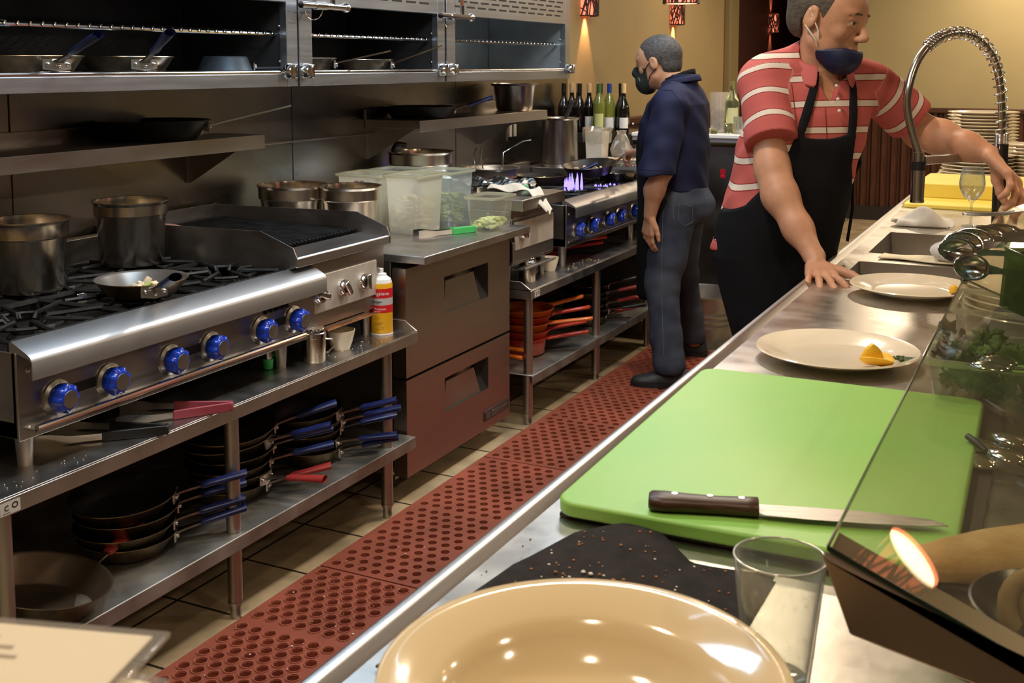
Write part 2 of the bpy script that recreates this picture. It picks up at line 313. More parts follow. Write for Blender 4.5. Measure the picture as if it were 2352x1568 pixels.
# ---------------------------------------------------------------- blue knobs and ranges
KCAP=M('knob_cap_metal',(.45,.42,.38),.35,1)
def knob_mb():
    b=MB(); rr=[]
    n=48
    for x,r,am in ((.012,.024,0),(.014,.033,.02),(.030,.0345,.05),(.040,.032,.10),(.046,.026,.05),(.047,.02,0)):
        rr.append([(x,r*(1+am*math.cos(8*2*pi*j/n))*math.cos(2*pi*j/n),r*(1+am*math.cos(8*2*pi*j/n))*math.sin(2*pi*j/n)) for j in range(n)])
    return b.rings(rr)
def blue_knob(parent,x,y,z,a=0):
    k=knob_mb().build('control_knob',BLUEK,parent,loc=(x-parent.location[0],y-parent.location[1],z-parent.location[2]),rot=(a,0,0))
    LX=Matrix.Rotation(pi/2,4,'Y')
    MB().lathe([(0,0),(.042,0),(.041,.006),(.034,.010),(.031,.012),(0,.012)],36,M_=LX).build('bezel',KCAP,k)
    MB().lathe([(.021,.046),(.0205,.0495),(0,.0500)],28,M_=LX).build('cap',KCAP,k)
    return k
def gas_range(y0,y1,zb,knobs,label,txt,zoff=0):
    z=zoff
    t=T('gas_range',label,'stove',(-2.45,(y0+y1)/2,zb)); w_=W(t)
    b=MB(); b.box(-2.84,-2.10,y0,y1,.705+z,.745+z); b.box(-2.84,-2.10,y0,y0+.006,.705+z,.905+z); b.box(-2.84,-2.10,y1-.006,y1,.705+z,.905+z)
    b.box(-2.84,-2.80,y0,y1,.70+z,1.0+z)
    b.build('body',STEELD,t,w_,bevel=.002)
    b=MB(); b.box(-2.80,-2.115,y0+.006,y1-.006,.86+z,.872+z); b.build('burner_tray',BLACKI,t,w_)
    b=MB()
    b.box(-2.112,-2.096,y0,y1,.70+z,.905+z)
    b.build('control_panel',STEELD,t,w_,bevel=.002)
    for i in range(0,len(knobs)-1,2):
        MB().box(-2.0962,-2.0945,knobs[i]+.03,knobs[i+1]-.03,.772+z,.796+z).build('panel_slot',BLACKI,t,w_)
    pr=[(-2.118,.905),(-2.118,.9285),(-2.112,.930),(-2.062,.906),(-2.052,.899),(-2.047,.889),(-2.047,.848),(-2.050,.848),(-2.050,.887),(-2.056,.894),(-2.10,.905)]
    b=MB(); b.rings([[(x,yy,zz+z) for x,zz in pr] for yy in (y0+.002,y1-.002)]); b.build('front_ledge',M('satin_ledge_steel_'+str(int(y0)),(.54,.54,.54),.42,1,var=.03,vs=5),t,w_,smooth=60)
    b=MB(); b.box(-2.096,-2.062,y0+.02,y1-.10,.722+z,.728+z); b.tube([(-2.062,y0+.02,.732+z),(-2.062,y1-.10,.732+z)],.008,10); b.build('drip_rail',CHROME,t,w_)
    for i,y in enumerate(knobs): blue_knob(t,-2.096,y,.778+z,i*.3)
    n=3; pitch=(y1-y0-.02)/n
    for i in range(n):
        for j,xc in enumerate((-2.29,-2.62)):
            yc=y0+.01+pitch*(i+.5); g=MB(); hx,hy=.158,pitch/2-.006; zt=.928+z
            def bar(p,q,r=.0065): g.tube([p,q],r,6)
            for sx in(-1,1): bar((xc+sx*hx,yc-hy,zt-.006),(xc+sx*hx,yc+hy,zt-.006))
            for sy in(-1,1): bar((xc-hx,yc+sy*hy,zt-.006),(xc+hx,yc+sy*hy,zt-.006))
            g.tube([(xc+.10*math.cos(a),yc+.10*math.sin(a),zt-.008) for a in [2*pi*q/28 for q in range(29)]],.0055,6,caps=False)
            for a in range(8):
                th=a*pi/4+pi/8; c_,s_=math.cos(th),math.sin(th); L=min(hx/abs(c_),hy/abs(s_))
                g.tube([(xc+.045*c_,yc+.045*s_,zt-.012),(xc+.055*c_,yc+.055*s_,zt),(xc+L*c_,yc+L*s_,zt)],.0065,6)
            for sx in(-1,1):
                for sy in(-1,1): bar((xc+sx*(hx-.002),yc+sy*(hy-.002),zt-.006),(xc+sx*(hx-.002),yc+sy*(hy-.002),.872+z))
            g.build('grate',BLACKM,t,w_,smooth=0)
            MB().lathe([(.0,.872+z),(.045,.872+z),(.045,.885+z),(.036,.892+z),(.036,.900+z),(.0,.903+z)],24,cx=xc,cy=yc).build('burner_head',BLACKM,t,w_)
            MB().box(xc+.05,xc+.13,yc-.018,yc+.018,.874+z,.905+z).build('pilot_bracket',CHROME,t,w_,bevel=.002)
    for y in (y0+.05,y1-.12):
        for x in (-2.14,-2.78):
            MB().cyl((x,y,zb),(x,y,.705+z),.017,.022).build('leg',LEGS,t,w_)
    for y,zz in ((y0+.03,.86),(y0+.03,.725),(y1-.03,.84)):
        MB().lathe([(0,0),(.006,0),(.005,.004),(0,.005)],12,M_=Matrix.Translation((-2.096,y,zz+z))@Matrix.Rotation(pi/2,4,'Y')).build('screw',RIVET,t,w_)
    if txt: text(txt,.030,BLACKM,t,(-2.0935-t.location[0],y1-.19-t.location[1],.829+z-zb),(pi/2,0,pi/2),'nameplate_lettering',.002)
    return t
gas_range(1.735,2.855,.625,(1.842,2.003,2.214,2.372,2.587,2.743),'near gas range with six blue knobs in full view and stockpots on its grates','IMPERIAL')
gas_range(4.83,5.92,.60,(4.946,5.128,5.345,5.50,5.717,5.86),'farther gas range with burning flames, behind the cook in the blue shirt','',-.012)
# ---------------------------------------------------------------- charbroiler
CPL=M('pale_control_plate',(.55,.50,.43),.42,.25,var=.08,vs=30)
def lever_knob(parent,x,y,z,a):
    LX=Matrix.Rotation(pi/2,4,'Y'); k=MB().lathe([(0,0),(.029,0),(.029,.012),(.024,.020),(0,.020)],30,M_=LX).build('control_knob',CHROME,parent,loc=(x-parent.location[0],y-parent.location[1],z-parent.location[2]),rot=(a,0,0))
    MB().box(.018,.034,-.010,.010,-.027,.027).build('knob_grip',CHROME,k,bevel=.005)
    MB().lathe([(.0,.0205),(.016,.0205)],20,M_=LX).build('dial_face',BLACKR,k)
t=T('charbroiler','steel charbroiler with black bar grate and pale control plate beyond the near range','grill',(-2.45,3.0,.625)); w_=W(t)
b=MB(); b.box(-2.84,-2.105,2.858,3.27,.72,.955); b.box(-2.84,-2.105,2.75,2.858,.935,.955); b.build('body',STEELD,t,w_,bevel=.002)
b=MB(); b.rings([[(-2.20,y,.945),(-2.195,y,.972),(-2.085,y,.966),(-2.080,y,.962),(-2.080,y,.935),(-2.10,y,.935)] for y in(2.75,3.275)]); b.build('front_ledge',STEEL,t,w_,bevel=.002)
for y in (2.745,3.268):
    b=MB(); b.rings([[(x,yy,z) for x,z in ((-2.84,.90),(-2.10,.93),(-2.080,.94),(-2.080,.968),(-2.093,.996),(-2.215,1.040),(-2.84,1.032))] for yy in (y,y+.005)]); b.build('side_splash',STEELD,t,w_,smooth=0)
MB().box(-2.845,-2.838,2.745,3.273,.90,1.034).build('back_splash',STEELD,t,w_)
b=MB()
for i in range(25):
    y=2.765+i*.0205; b.tube([(-2.82,y,.985),(-2.26,y,.975),(-2.225,y,.968),(-2.215,y,.973),(-2.212,y,.981)],.0052,6)
b.box(-2.82,-2.80,2.75,3.265,.962,.975); b.box(-2.5,-2.49,2.75,3.265,.962,.975)
b.build('bar_grate',BLACKM,t,w_)
MB().box(-2.83,-2.21,2.752,3.266,.955,.960).build('fire_box',BLACKI,t,w_)
b=MB(); b.rings([[(x,y,z) for y,z in ((2.822,.744),(3.208,.808-.0),(3.208,.898),(2.824,.794+.06))] for x in(-2.105,-2.099)])
MB().box(-2.105,-2.099,2.80,3.215,.768,.888).build('control_plate',CPL,t,w_,bevel=.002)
for y,a in((2.878,1.2),(3.008,.6),(3.127,0)): lever_knob(t,-2.099,y,.828,a)
b=MB(); b.box(-2.115,-2.07,2.88,3.155,.712,.716); b.tube([(-2.07,2.88,.717),(-2.07,3.155,.717)],.005,8); b.box(-2.10,-2.072,2.89,3.14,.7165,.719)
b.build('grease_tray',M('greasy_tray',(.35,.14,.05),.25,.9,col2=(.08,.05,.03),vs=30),t,w_)
for y in(2.9,3.2):
    for x in(-2.14,-2.78): MB().cyl((x,y,.625),(x,y,.72),.014,.019).build('leg',LEGS,t,w_)
tag(MB().ball((0,0,0),.07,.035,.012,18,8).build('grilled_meat',M('raw_pink_meat',(.42,.20,.15),.4,var=.4,vs=40),None,(-2.70,2.86,1.006),0,.0),'small pile of pinkish meat at the back of the charbroiler grate','food')
# ---------------------------------------------------------------- drawer refrigerator
FSTEEL=M('brown_brushed_steel',(.40,.34,.30),.33,1,var=.03,vs=3,vscale=(1,.5,20),bump=.02,bs=40,bscale=(20,.5,20),rvar=.02)
t=T('undercounter_refrigerator','tall two-drawer steel refrigerator standing between the two equipment stands','refrigerator',(-2.45,3.75,0)); w_=W(t)  # refrigerator scaled about the camera to clear the near stand; coordinates hold scaled values
MB().box(-2.86,-2.137,3.362,4.16,.07,.855).build('cabinet',STEELD,t,w_,bevel=.003)
b=MB(); b.box(-2.86,-1.983,3.342,4.197,.857,.886); b.box(-2.868,-2.86,3.342,4.197,.857,.93); b.build('worktop',STEELW,t,w_,bevel=.003)
MB().box(-2.137,-2.116,3.373,4.155,.08,.85).build('gasket',BLACKR,t,w_)
for z0,z1,hz0,hz1 in ((0.446,0.837,0.623,0.763),(0.082,0.436,0.248,0.378)):
    # drawer front with a trapezoid grip recess cut in
    y0,y3=3.337,4.157; ya,yb=3.610,3.963; ys=[y0,ya,yb,y3]; zs=[z0,hz0,hz1,z1]; x=-2.06; b=MB()
    for i in range(3):
        for j in range(3):
            if i==1 and j==1: continue
            b.add([(x,ys[i],zs[j]),(x,ys[i+1],zs[j]),(x,ys[i+1],zs[j+1]),(x,ys[i],zs[j+1])],[(0,1,2,3)])
    q=[(x,ya,hz0),(x,yb,hz0),(x,yb,hz1),(x,ya,hz1)]; rc=[(x-.012,ya+.012,hz0),(x-.012,yb-.05,hz0),(x-.05,yb-.03,hz1-.02),(x-.05,ya+.02,hz1-.02)]
    b.add([(x,y0,z0),(x,y3,z0),(x,y3,z1),(x,y0,z1),(x-.055,y0,z0),(x-.055,y3,z0),(x-.055,y3,z1),(x-.055,y0,z1)],[(0,4,5,1),(1,5,6,2),(2,6,7,3),(3,7,4,0),(4,7,6,5)])
    d=b.build('drawer',FSTEEL,t,w_,smooth=0)
    b=MB(); b.add(q+rc,[(0,1,5,4),(1,2,6,5),(2,3,7,6),(3,0,4,7)]); b.build('grip_recess',BLACKR,d,smooth=0)
    b=MB(); b.add([rc[0],rc[1],(x-.014,yb-.10,hz1-.02),(x-.014,ya+.03,hz1-.02)],[(0,1,2,3)]); b.build('grip_plate',STEELD,d,smooth=0,solid=.003)
n=MB().box(-2.06,-2.056,3.926,4.143,.118,.160).build('nameplate',M('dark_badge',(.08,.07,.065),.4,.6),t,w_,bevel=.002)
b=MB(); b.box(-2.0562,-2.0552,3.94,3.975,.126,.150); b.box(-2.0562,-2.0552,3.985,4.125,.134,.150); b.box(-2.0562,-2.0552,3.985,4.10,.126,.130); b.build('worn_relief',M('dull_relief',(.16,.15,.14),.4,.7),n,bevel=.001)
for x in(-2.18,-2.75):
    for y in(3.43,4.08):
        b=MB(); b.cyl((x-.012,y,.027),(x+.012,y,.027),.027,n=20); c=b.build('caster',BLACKR,t,w_); MB().box(x-.02,x+.02,y-.015,y+.015,.035,.072).build('caster_fork',LEGS,c)
# ---------------------------------------------------------------- griddle stand between
t=T('countertop_griddle','steel griddle unit with pale panel between the refrigerator and the farther range','griddle',(-2.45,4.43,.60)); w_=W(t)
MB().box(-2.84,-2.09,4.24,4.66,.70,.90).build('body',STEELD,t,w_,bevel=.002)
b=MB(); b.box(-2.84,-2.035,4.235,4.675,.935,.985); b.box(-2.84,-2.10,4.235,4.675,.895,.935); b.build('griddle_plate',STEELD,t,w_,bevel=.004)
MB().box(-2.10,-2.084,4.24,4.655,.712,.80).build('lower_panel',STEEL,t,w_,bevel=.002)
MB().box(-2.086,-2.079,4.25,4.645,.765,.885).build('control_plate',CPL,t,w_,bevel=.002)
lever_knob(t,-2.079,4.31,.84,0)
b=MB(); b.box(-2.12,-2.06,4.3,4.62,.672,.677); b.tube([(-2.06,4.3,.679),(-2.06,4.62,.679)],.005,8); b.build('grease_tray',STEEL,t,w_)
for y in(4.27,4.62):
    for x in(-2.13,-2.78): MB().cyl((x,y,.60),(x,y,.70),.013,.018).build('leg',LEGS,t,w_)
# ---------------------------------------------------------------- salamander cabinets
INNER=M('dark_firebox_lining',(.035,.036,.038),.5,.5,var=.3,vs=6); INNERB=M('lit_broiler_lining',(.38,.43,.46),.42,.8,var=.2,vs=5)  # second lining is pale blue in place of light inside the farthest broiler
def broiler(y0,y1,label,inner,vents,knobs,pipe,zt=2.05):
    t=T('salamander_broiler',label,'broiler',(-2.65,(y0+y1)/2,1.475)); w_=W(t); xf=-2.40; oy0,oy1=y0+.075,y1-.06; oz0,oz1=1.518,1.76
    b=MB(); b.box(-2.88,xf-.03,y0,y0+.012,1.475,zt); b.box(-2.88,xf-.03,y1-.012,y1,1.475,zt); b.box(-2.88,xf-.03,y0,y1,1.475,1.485); b.box(-2.88,xf-.03,y0,y1,zt-.01,zt)
    b.box(-2.88,-2.87,y0,y1,1.475,zt); b.build('case',STEELD,t,w_,smooth=0)
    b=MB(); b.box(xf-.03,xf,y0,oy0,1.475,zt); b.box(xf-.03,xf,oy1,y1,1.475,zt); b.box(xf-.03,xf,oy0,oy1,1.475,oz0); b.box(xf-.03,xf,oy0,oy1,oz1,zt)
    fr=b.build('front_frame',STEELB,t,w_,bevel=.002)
    b=MB(); b.box(-2.865,xf-.03,oy0-.01,oy0-.004,oz0,1.80); b.box(-2.865,xf-.03,oy1+.004,oy1+.01,oz0,1.80); b.box(-2.866,-2.86,oy0,oy1,oz0,1.80); b.box(-2.865,xf-.03,oy0,oy1,1.80,1.806); b.box(-2.865,xf-.03,oy0-.01,oy1+.01,1.488,1.494)
    b.build('fire_box',inner,t,w_,smooth=0)
    b=MB(); b.tube([(xf-.008,oy0,1.523),(xf-.008,oy1,1.523)],.0085,12); b.tube([(xf-.035,oy0,1.516),(xf-.035,oy1,1.516)],.006,8); b.box(-2.86,xf-.03,oy0,oy1,1.497,1.515); b.build('drip_tray',CHROME,t,w_)
    b=MB(); b.tube([(-2.45,oy0-.003,1.652),(-2.45,oy1+.003,1.652)],.0062,10)
    b.tube([(-2.84,oy0-.003,1.675),(-2.84,oy1+.003,1.675)],.005,8)
    n=int((oy1-oy0)/.040)
    for i in range(n):
        y=oy0+.02+i*.040; b.tube([(-2.84,y,1.680),(-2.46,y,1.662),(-2.441,y,1.660),(-2.441,y,1.650)],.0032,6)
    b.build('wire_rack',CHROME,t,w_)
    if vents:
        b=MB(); r_=random.Random(3)
        for k,z in enumerate((1.80,1.823,1.846,1.869,1.892,1.915)):
            y=oy0+.0+(k%2)*.03
            while y<oy1-.06:
                b.box(xf-.001,xf+.0008,y,y+.075,z-.004,z+.004); y+=.105
        b.build('vent_slots',BLACKI,t,w_)
    for y in knobs:
        k=MB().lathe([(0,0),(.024,0),(.027,.004),(.026,.02),(.020,.03),(0,.031)],24,M_=Matrix.Rotation(pi/2,4,'Y')).build('tray_knob',CHROME,t,(xf-t.location[0],y-t.location[1],1.527-1.475))
        MB().box(.022,.042,-.007,.007,-.024,.024).build('knob_grip',CHROME,k,bevel=.004)
    for y in (oy1+.02,):
        for z in(1.56,1.68): MB().ball((xf-.032,oy1-.0,z),.0045).build('rivet',RIVET,t,w_)
    if pipe:
        y=pipe; b=MB(); x=xf+.045
        b.tube([(x,y+.02,1.752),(x,y+.10,1.752)],.012,12); b.tube([(x,y+.10,1.752),(x,y+.155,1.752)],.0155,12); b.tube([(x,y+.155,1.752),(x,y+.27,1.752)],.0125,12)
        b.ball((x,y+.285,1.752),.019); b.tube([(x,y+.205,1.752),(x,y+.205,1.80)],.010,10); b.tube([(x-.045,y+.285,1.752),(x,y+.285,1.752)],.011,10)
        p=b.build('gas_pipe',CHROME,t,w_)
        MB().tube([(x,y+.205,1.79),(x,y+.205,2.04)],.0075,10).build('copper_tube',M('copper_tube',(.55,.25,.15),.3,1),p)
        MB().tube([(x+.004,y+.03+.055*(1-math.cos(a)),1.748-.045*math.sin(a)) for a in [pi*i/16 for i in range(17)]],.0018,6).build('retaining_wire',CHROME,p)
    return t
broiler(1.30,3.197,'longest and nearest wall broiler, skillets with blue handles on its tray',INNER,False,(3.135,),None)
broiler(3.207,4.224,'middle wall broiler with a chrome pipe fitting at its upper left',INNER,True,(3.232,4.19),3.14)
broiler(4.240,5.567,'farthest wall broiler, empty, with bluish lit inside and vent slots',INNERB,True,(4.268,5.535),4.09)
# ---------------------------------------------------------------- wall shelves
def wshelf(y0,y1,label,br):
    t=T('wall_shelf',label,'shelf',(-2.75,(y0+y1)/2,1.25)); w_=W(t)
    b=MB(); b.box(-2.89,-2.60,y0,y1,1.294,1.299); b.box(-2.605,-2.60,y0,y1,1.248,1.297); b.box(-2.892,-2.886,y0,y1,1.294,1.345); b.box(-2.89,-2.60,y0,y0+.003,1.262,1.297); b.box(-2.89,-2.60,y1-.003,y1,1.262,1.297)
    b.build('shelf_board',STEELD,t,w_,bevel=.0015)
    for y in br:
        b=MB(); b.rings([[(x,yy,z) for x,z in((-2.892,1.294),(-2.63,1.294),(-2.63,1.262),(-2.88,1.118),(-2.892,1.118))] for yy in (y-.002,y+.002)]); b.box(-2.892,-2.888,y-.012,y+.012,1.118,1.294); b.build('bracket',STEELD,t,w_,smooth=0)
    b=MB()
    for y in (y0+.35,y1-.3): b.ball((-2.886,y,1.325),.004)
    b.build('screw',RIVET,t,w_)
wshelf(1.2,3.26,'nearer long steel wall shelf holding one big dark skillet',(1.6,3.18))
wshelf(4.345,5.72,'farther steel wall shelf holding a blue-handled skillet and a tapered pot',(4.36,5.45))
# ---------------------------------------------------------------- skillets
HROD=M('tarnished_handle_rod',(.30,.27,.23),.35,1,col2=(.10,.08,.06),vs=30)
def food(b_list, parent, r, z, seed, n=26, mats=None):
    r_=random.Random(seed)
    for mat,frac in mats:
        b=MB()
        for i in range(int(n*frac)):
            a=r_.uniform(0,2*pi); q=r*math.sqrt(r_.random()); s=r_.uniform(.007,.014)
            m=Matrix.Translation((q*math.cos(a),q*math.sin(a),z+r_.uniform(0,.012)))@Matrix.Rotation(r_.uniform(0,3),4,Vector((r_.random(),r_.random(),r_.random()+.1)))
            b.box(-s,s,-s*.6,s*.6,-s*.4,s*.4,m)
        b.build('cooked_food',mat,parent,bevel=.002)
def skillet(label,loc,rz,r=.13,h=.045,grip=BLUER,outer=PANM,inner=PANI,rot=None,group=None,bare=False,fd=None,name='skillet',up=.35,hl=.19,cat='skillet'):
    t=T(name,label,cat,loc,rz,group,rot)
    b=MB(); b.lathe([(0,0),(r*.70,0),(r*.76,.004),(r*.97,h-.004),(r*1.01,h),(r*1.005,h+.002)],44)
    b.build('pan_body',outer,t,smooth=50)
    MB().lathe([(0,.004),(r*.69,.004),(r*.745,.008),(r*.95,h-.003),(r*.99,h+.0015),(r*1.005,h+.002)],44).build('cooking_surface',inner,t,smooth=50)
    c,s=math.cos(up),math.sin(up); x0=r*.92; z0=h*.62
    hb=MB(); bh=.014
    # riveted bracket wrapped on the wall of the pan, then a bar rising to the grip
    hb.rings([[( (r*.93+.004)*math.cos(a)+dx, (r*.93+.004)*math.sin(a), z0+dz) for dx,dz in((0,-bh*(1.35-abs(i-4)*.09)),(.004,-bh*(1.35-abs(i-4)*.09)),(.004,bh),(0,bh))] for i,a in [(i,-.30+.60*i/8) for i in range(9)]])
    hb.cur=1
    hb.rings([[(x0+d*c, w_*sg, z0+.002+d*s+dz) for sg,dz in((-1,-.003),(1,-.003),(1,.003),(-1,.003))] for d,w_ in((0,.022),(.02,.012),(.05,.008),(hl,.0085 if bare else .006))])
    hm=hb.build('handle',[RIVET if outer is not PANI else HROD, HROD if not bare else (outer if outer is not PANI else RIVET)],t)
    rv=MB()
    for a,dz in((-.2,0),(.2,0),(0,-.006)):
        rv.ball(((r*.93+.010)*math.cos(a),(r*.93+.010)*math.sin(a),z0+dz),.0055)
    rv.build('rivet',RIVET,hm)
    if not bare:
        n=12; prof=((.075,.010),(.085,.0135),(.12,.0125),(.16,.0145),(.20,.0150),(hl+.025,.0125),(hl+.034,.006))
        MB().rings([[(x0+d*c, 1.15*q*math.cos(2*pi*k/n)*1.0, z0+.002+d*s+q*.72*math.sin(2*pi*k/n)) for k in range(n)] for d,q in prof]).build('rubber_grip',grip,t,smooth=60)
    if fd: food(None,t,r*.62,.014,int(abs(loc[1])*1000),fd[0],fd[1])
    return t
# on the near range
skillet('small bronze skillet with a blue rubber handle frying on the near range',(-2.225,2.255,.935),R(-30),.122,.042,BLUER,M('bronze_pan_metal',(.30,.20,.11),.25,.95,var=.3,vs=12),M('grey_nonstick',(.22,.19,.16),.28,.6),fd=(16,((FOODW,.7),(FOODG,.3))),up=.33,hl=.07)
# in the wall broilers
skillet('sooty skillet with blue handle leaning up, leftmost on the nearest broiler tray',(-2.565,2.20,1.516),R(-8),.15,.056,up=.38,hl=.15)
skillet('tinned skillet with blue handle on the nearest broiler tray, right of the sooty one',(-2.56,2.56,1.516),R(-22),.14,.056,outer=PANT,up=.45,hl=.13)
skillet('bare metal pan in the upper left corner of the nearest broiler, on the wire rack',(-2.60,1.96,1.676),R(15),.13,.05,outer=PANT,bare=True,up=.3,hl=.2)
skillet('upturned black iron skillet on the nearest broiler tray',(-2.53,2.975,1.577),R(48),.095,.060,outer=M('blue_black_iron',(.06,.075,.09),.4,.6),bare=True,rot=(pi,0,R(50)),up=-.02,hl=.17)
skillet('dark pan with a bare straight handle in the middle broiler, the left one of two',(-2.58,3.44,1.516),R(38),.14,.056,outer=PANT,bare=True,up=.22,hl=.22)
skillet('shiny pan with a bare straight handle in the middle broiler, the right one of two',(-2.57,3.83,1.516),R(32),.135,.052,outer=M('bright_pan',(.5,.45,.38),.22,1,col2=(.16,.13,.09),vs=10),bare=True,up=.35,hl=.22)
# on the wall shelves
skillet('big black skillet with a thin bare handle on the nearer wall shelf',(-2.745,2.86,1.299),R(50),.185,.065,outer=PANI,bare=True,up=.22,hl=.30)
skillet('black pan at the left end of the nearer wall shelf, cut by the photo edge',(-2.75,2.06,1.299),R(180),.15,.075,outer=PANI,bare=True,up=.3)
skillet('black skillet with a blue-tipped handle on the farther wall shelf',(-2.73,4.56,1.299),R(38),.17,.055,outer=PANI,up=.30,hl=.17)
# ---------------------------------------------------------------- stacks of skillets on the lower shelf
def stack(n,x,y,z,r,dz,rz0,label,group,grips,seed,spread=.5,tilt=0):
    r_=random.Random(seed); base=None
    for i in range(n):
        rz=rz0+r_.uniform(-spread,spread)*.5; g=grips[i%len(grips)]
        where='bottom one' if i==0 else ('top one' if i==n-1 else ('second from the bottom' if i==1 else ('second from the top' if i==n-2 else 'middle one')))
        skillet('%s, %s of stack'%(label,where),(x+r_.uniform(-.008,.008),y+r_.uniform(-.008,.008),z+i*dz),rz,r+.004*i,.046,g,group=group,rot=(tilt*i*.02,-tilt*i*.012,rz),up=r_.uniform(.05,.22),hl=.15,cat='skillet')
stack(4,-2.225,2.165,.252,.128,.036,R(44),'blue-handled skillet left of the middle stand leg','blue handled skillets, left stack',(BLUER,),5,.5,1)
stack(6,-2.235,2.60,.252,.122,.034,R(40),'dark skillet right of the middle stand leg','skillets, middle stack',(REDR,REDR,BLUER,BLUER,BLUER,BLUER),9,1.1,1)
stack(5,-2.205,2.955,.252,.105,.032,R(38),'small blue-handled skillet by the right stand leg','blue handled skillets, right stack',(BLUER,),13,.6,1)
skillet('large open bright-rimmed frying pan alone at the left end of the lower shelf',(-2.155,1.815,.262),R(150),.160,.07,REDR,PANM,M('worn_pan_inside',(.24,.19,.14),.3,.85,var=.3,vs=8),rot=(R(9),R(7),R(95)),hl=.16)
# ---------------------------------------------------------------- stockpots
def pot(label,x,y,z0,r,h,mat=POTM,taper=.86,lip=.05,fill=None,name='stockpot',ears=True):
    t=T(name,label,'pot',(x,y,z0)); rb=r*taper
    MB().lathe([(0,0),(rb*.93,0),(rb,.014),(r*.915,h-lip-.004),(r*.925,h-lip-.001),(r*.965,h-lip+.001),(r*.985,h-lip+.004),(r*.99,h-.012),(r*1.02,h-.006),(r*1.035,h-.003),(r*1.035,h),(r*.985,h-.001),(r*.965,h-.014),(r*.965,h-lip+.004),(r*.90,h-lip-.014),(rb*.97,.01),(0,.006)],56).build('pot_body',mat,t,smooth=28)
    if fill: MB().lathe([(0,0),(r*.93,0)],40).build('contents',fill,t,loc=(0,0,h*.55))
    return t
pot('wide stockpot at the left edge on the near range',-2.545,2.165,.935,.107,.195,lip=.05,taper=.90)
pot('narrow stockpot on the near range between the wide stockpot and the charbroiler',-2.60,2.60,.935,.112,.198,lip=.045,taper=.86)
pot('stockpot behind the charbroiler, left one of two, on the refrigerator top',-2.690,3.535,.886,.133,.203,lip=.055,taper=.88)
pot('stockpot beside the white tubs, right one of two, on the refrigerator top',-2.462,3.595,.886,.117,.203,lip=.055,taper=.86)
p=pot('wide shallow stockpot with a black handled tool inside, behind the food tubs',-2.70,4.52,.985,.150,.165,lip=.06,taper=.9)
tag(MB().tube([(-2.78,4.47,1.07),(-2.80,4.44,1.16),(-2.795,4.46,1.185),(-2.77,4.50,1.175)],.013,10).build('black_ladle',BLACKR,None),'black handled tool hooked over the rim of the wide shallow stockpot','ladle')
p=pot('grey saucepan of red sauce with a ladle on the farther range, behind the foil tray',-2.64,5.12,.918,.142,.11,M('dull_aluminium',(.48,.44,.38),.42,.95,var=.15,vs=12),.82,.012,M('red_brown_sauce',(.20,.06,.02),.3),'saucepan')
t=T('sauce_ladle','steel ladle with a curled end standing in the saucepan','ladle',(-2.60,5.16,.97))
MB().tube([(0,0,0),(.0,.01,.13),(.03,.05,.155),(.07,.10,.185),(.10,.13,.19)],[.006,.006,.006,.007,.009],8,up=(0,0,1),flat=.5).build('ladle_handle',CHROME,t)
MB().ball((0,0,0),.03).build('ladle_bowl',CHROME,t)
MB().tube([(-.14,-.02,.04),(-.15,-.03,.11),(-.14,-.01,.155),(-.12,.0,.15),(-.13,.01,.10),(-.12,.02,.04)],.004,8).build('wire_handle',CHROME,t)
pot('tapered pot on the farther wall shelf under the last broiler',-2.73,5.57,1.299,.128,.148,M('spun_aluminium',(.56,.53,.49),.28,1,var=.1,vs=8),.78,.004,name='tapered_pot')
t=pot('tall slim stockpot at the far end of the line before the wine bottles',-2.685,6.075,.957,.116,.283,M('brushed_pot',(.52,.48,.42),.25,1,var=.12,vs=6),.99,.006,name='tall_stockpot')
tag(MB().tube([(-2.64,6.02,1.05),(-2.61,6.00,1.24),(-2.575,5.98,1.31),(-2.555,5.975,1.345)],[.008,.009,.013,.010],8).build('serving_spoon',M('smoky_spoon_handle',(.12,.12,.12),.3,.6),None),'dark spoon handle sticking out of the tall slim stockpot','spoon')
# ---------------------------------------------------------------- food tubs on the refrigerator
def tub(label,x0,x1,y0,y1,z,h,mat,fillm=None,fh=.1,tp=.012,name='food_storage_tub',seed=1):
    cx,cy=(x0+x1)/2,(y0+y1)/2; t=T(name,label,'tub',(cx,cy,z)); a,b_=(x1-x0)/2,(y1-y0)/2
    def rr(f,zz,rad=.025,n=5):
        A,B=a-f,b_-f; out=[]
        for qx,qy,s in((1,1,0),(-1,1,pi/2),(-1,-1,pi),(1,-1,1.5*pi)):
            for k in range(n+1):
                th=s+pi/2*k/n; out.append((qx*(A-rad)+rad*math.cos(th),qy*(B-rad)+rad*math.sin(th),zz))
        return out
    m=MB(); m.rings([rr(tp+.002,0),rr(tp,.004),rr(.003,h-.012),rr(-.006,h-.010),rr(-.007,h-.002),rr(-.003,h),rr(.004,h-.001)],True,False)
    m.build('tub_wall',mat,t,smooth=50)
    q=MB(); q.rings([rr(-.0065,h-.011),rr(-.0085,h-.006),rr(-.0075,h+.001),rr(-.002,h+.0015),rr(.0045,h-.001),rr(.0035,h-.011)],False,False); q.build('rolled_rim',RIMM,t,smooth=60)
    if fillm:
        r_=random.Random(seed); q=MB()
        for i in range(150):
            zz=r_.uniform(.012,fh); f=1-.9*tp/a-.12; X=r_.uniform(-1,1)*(a-tp-.018); Y=r_.uniform(-1,1)*(b_-tp-.018); s=r_.uniform(.010,.020)
            if zz>fh*.6 and r_.random()<.5: continue
            q.ball((X,Y,zz),s,s*.7,s*.5,7,4)
        q.build('contents',fillm,t)
    return t
tub('white food tub with pale contents, front one on the refrigerator top',-2.420,-2.250,3.755,3.960,.886,.232,PLASW,M('pale_chopped_onion',(.72,.62,.36),.5,0,var=.25,vs=30),.14)
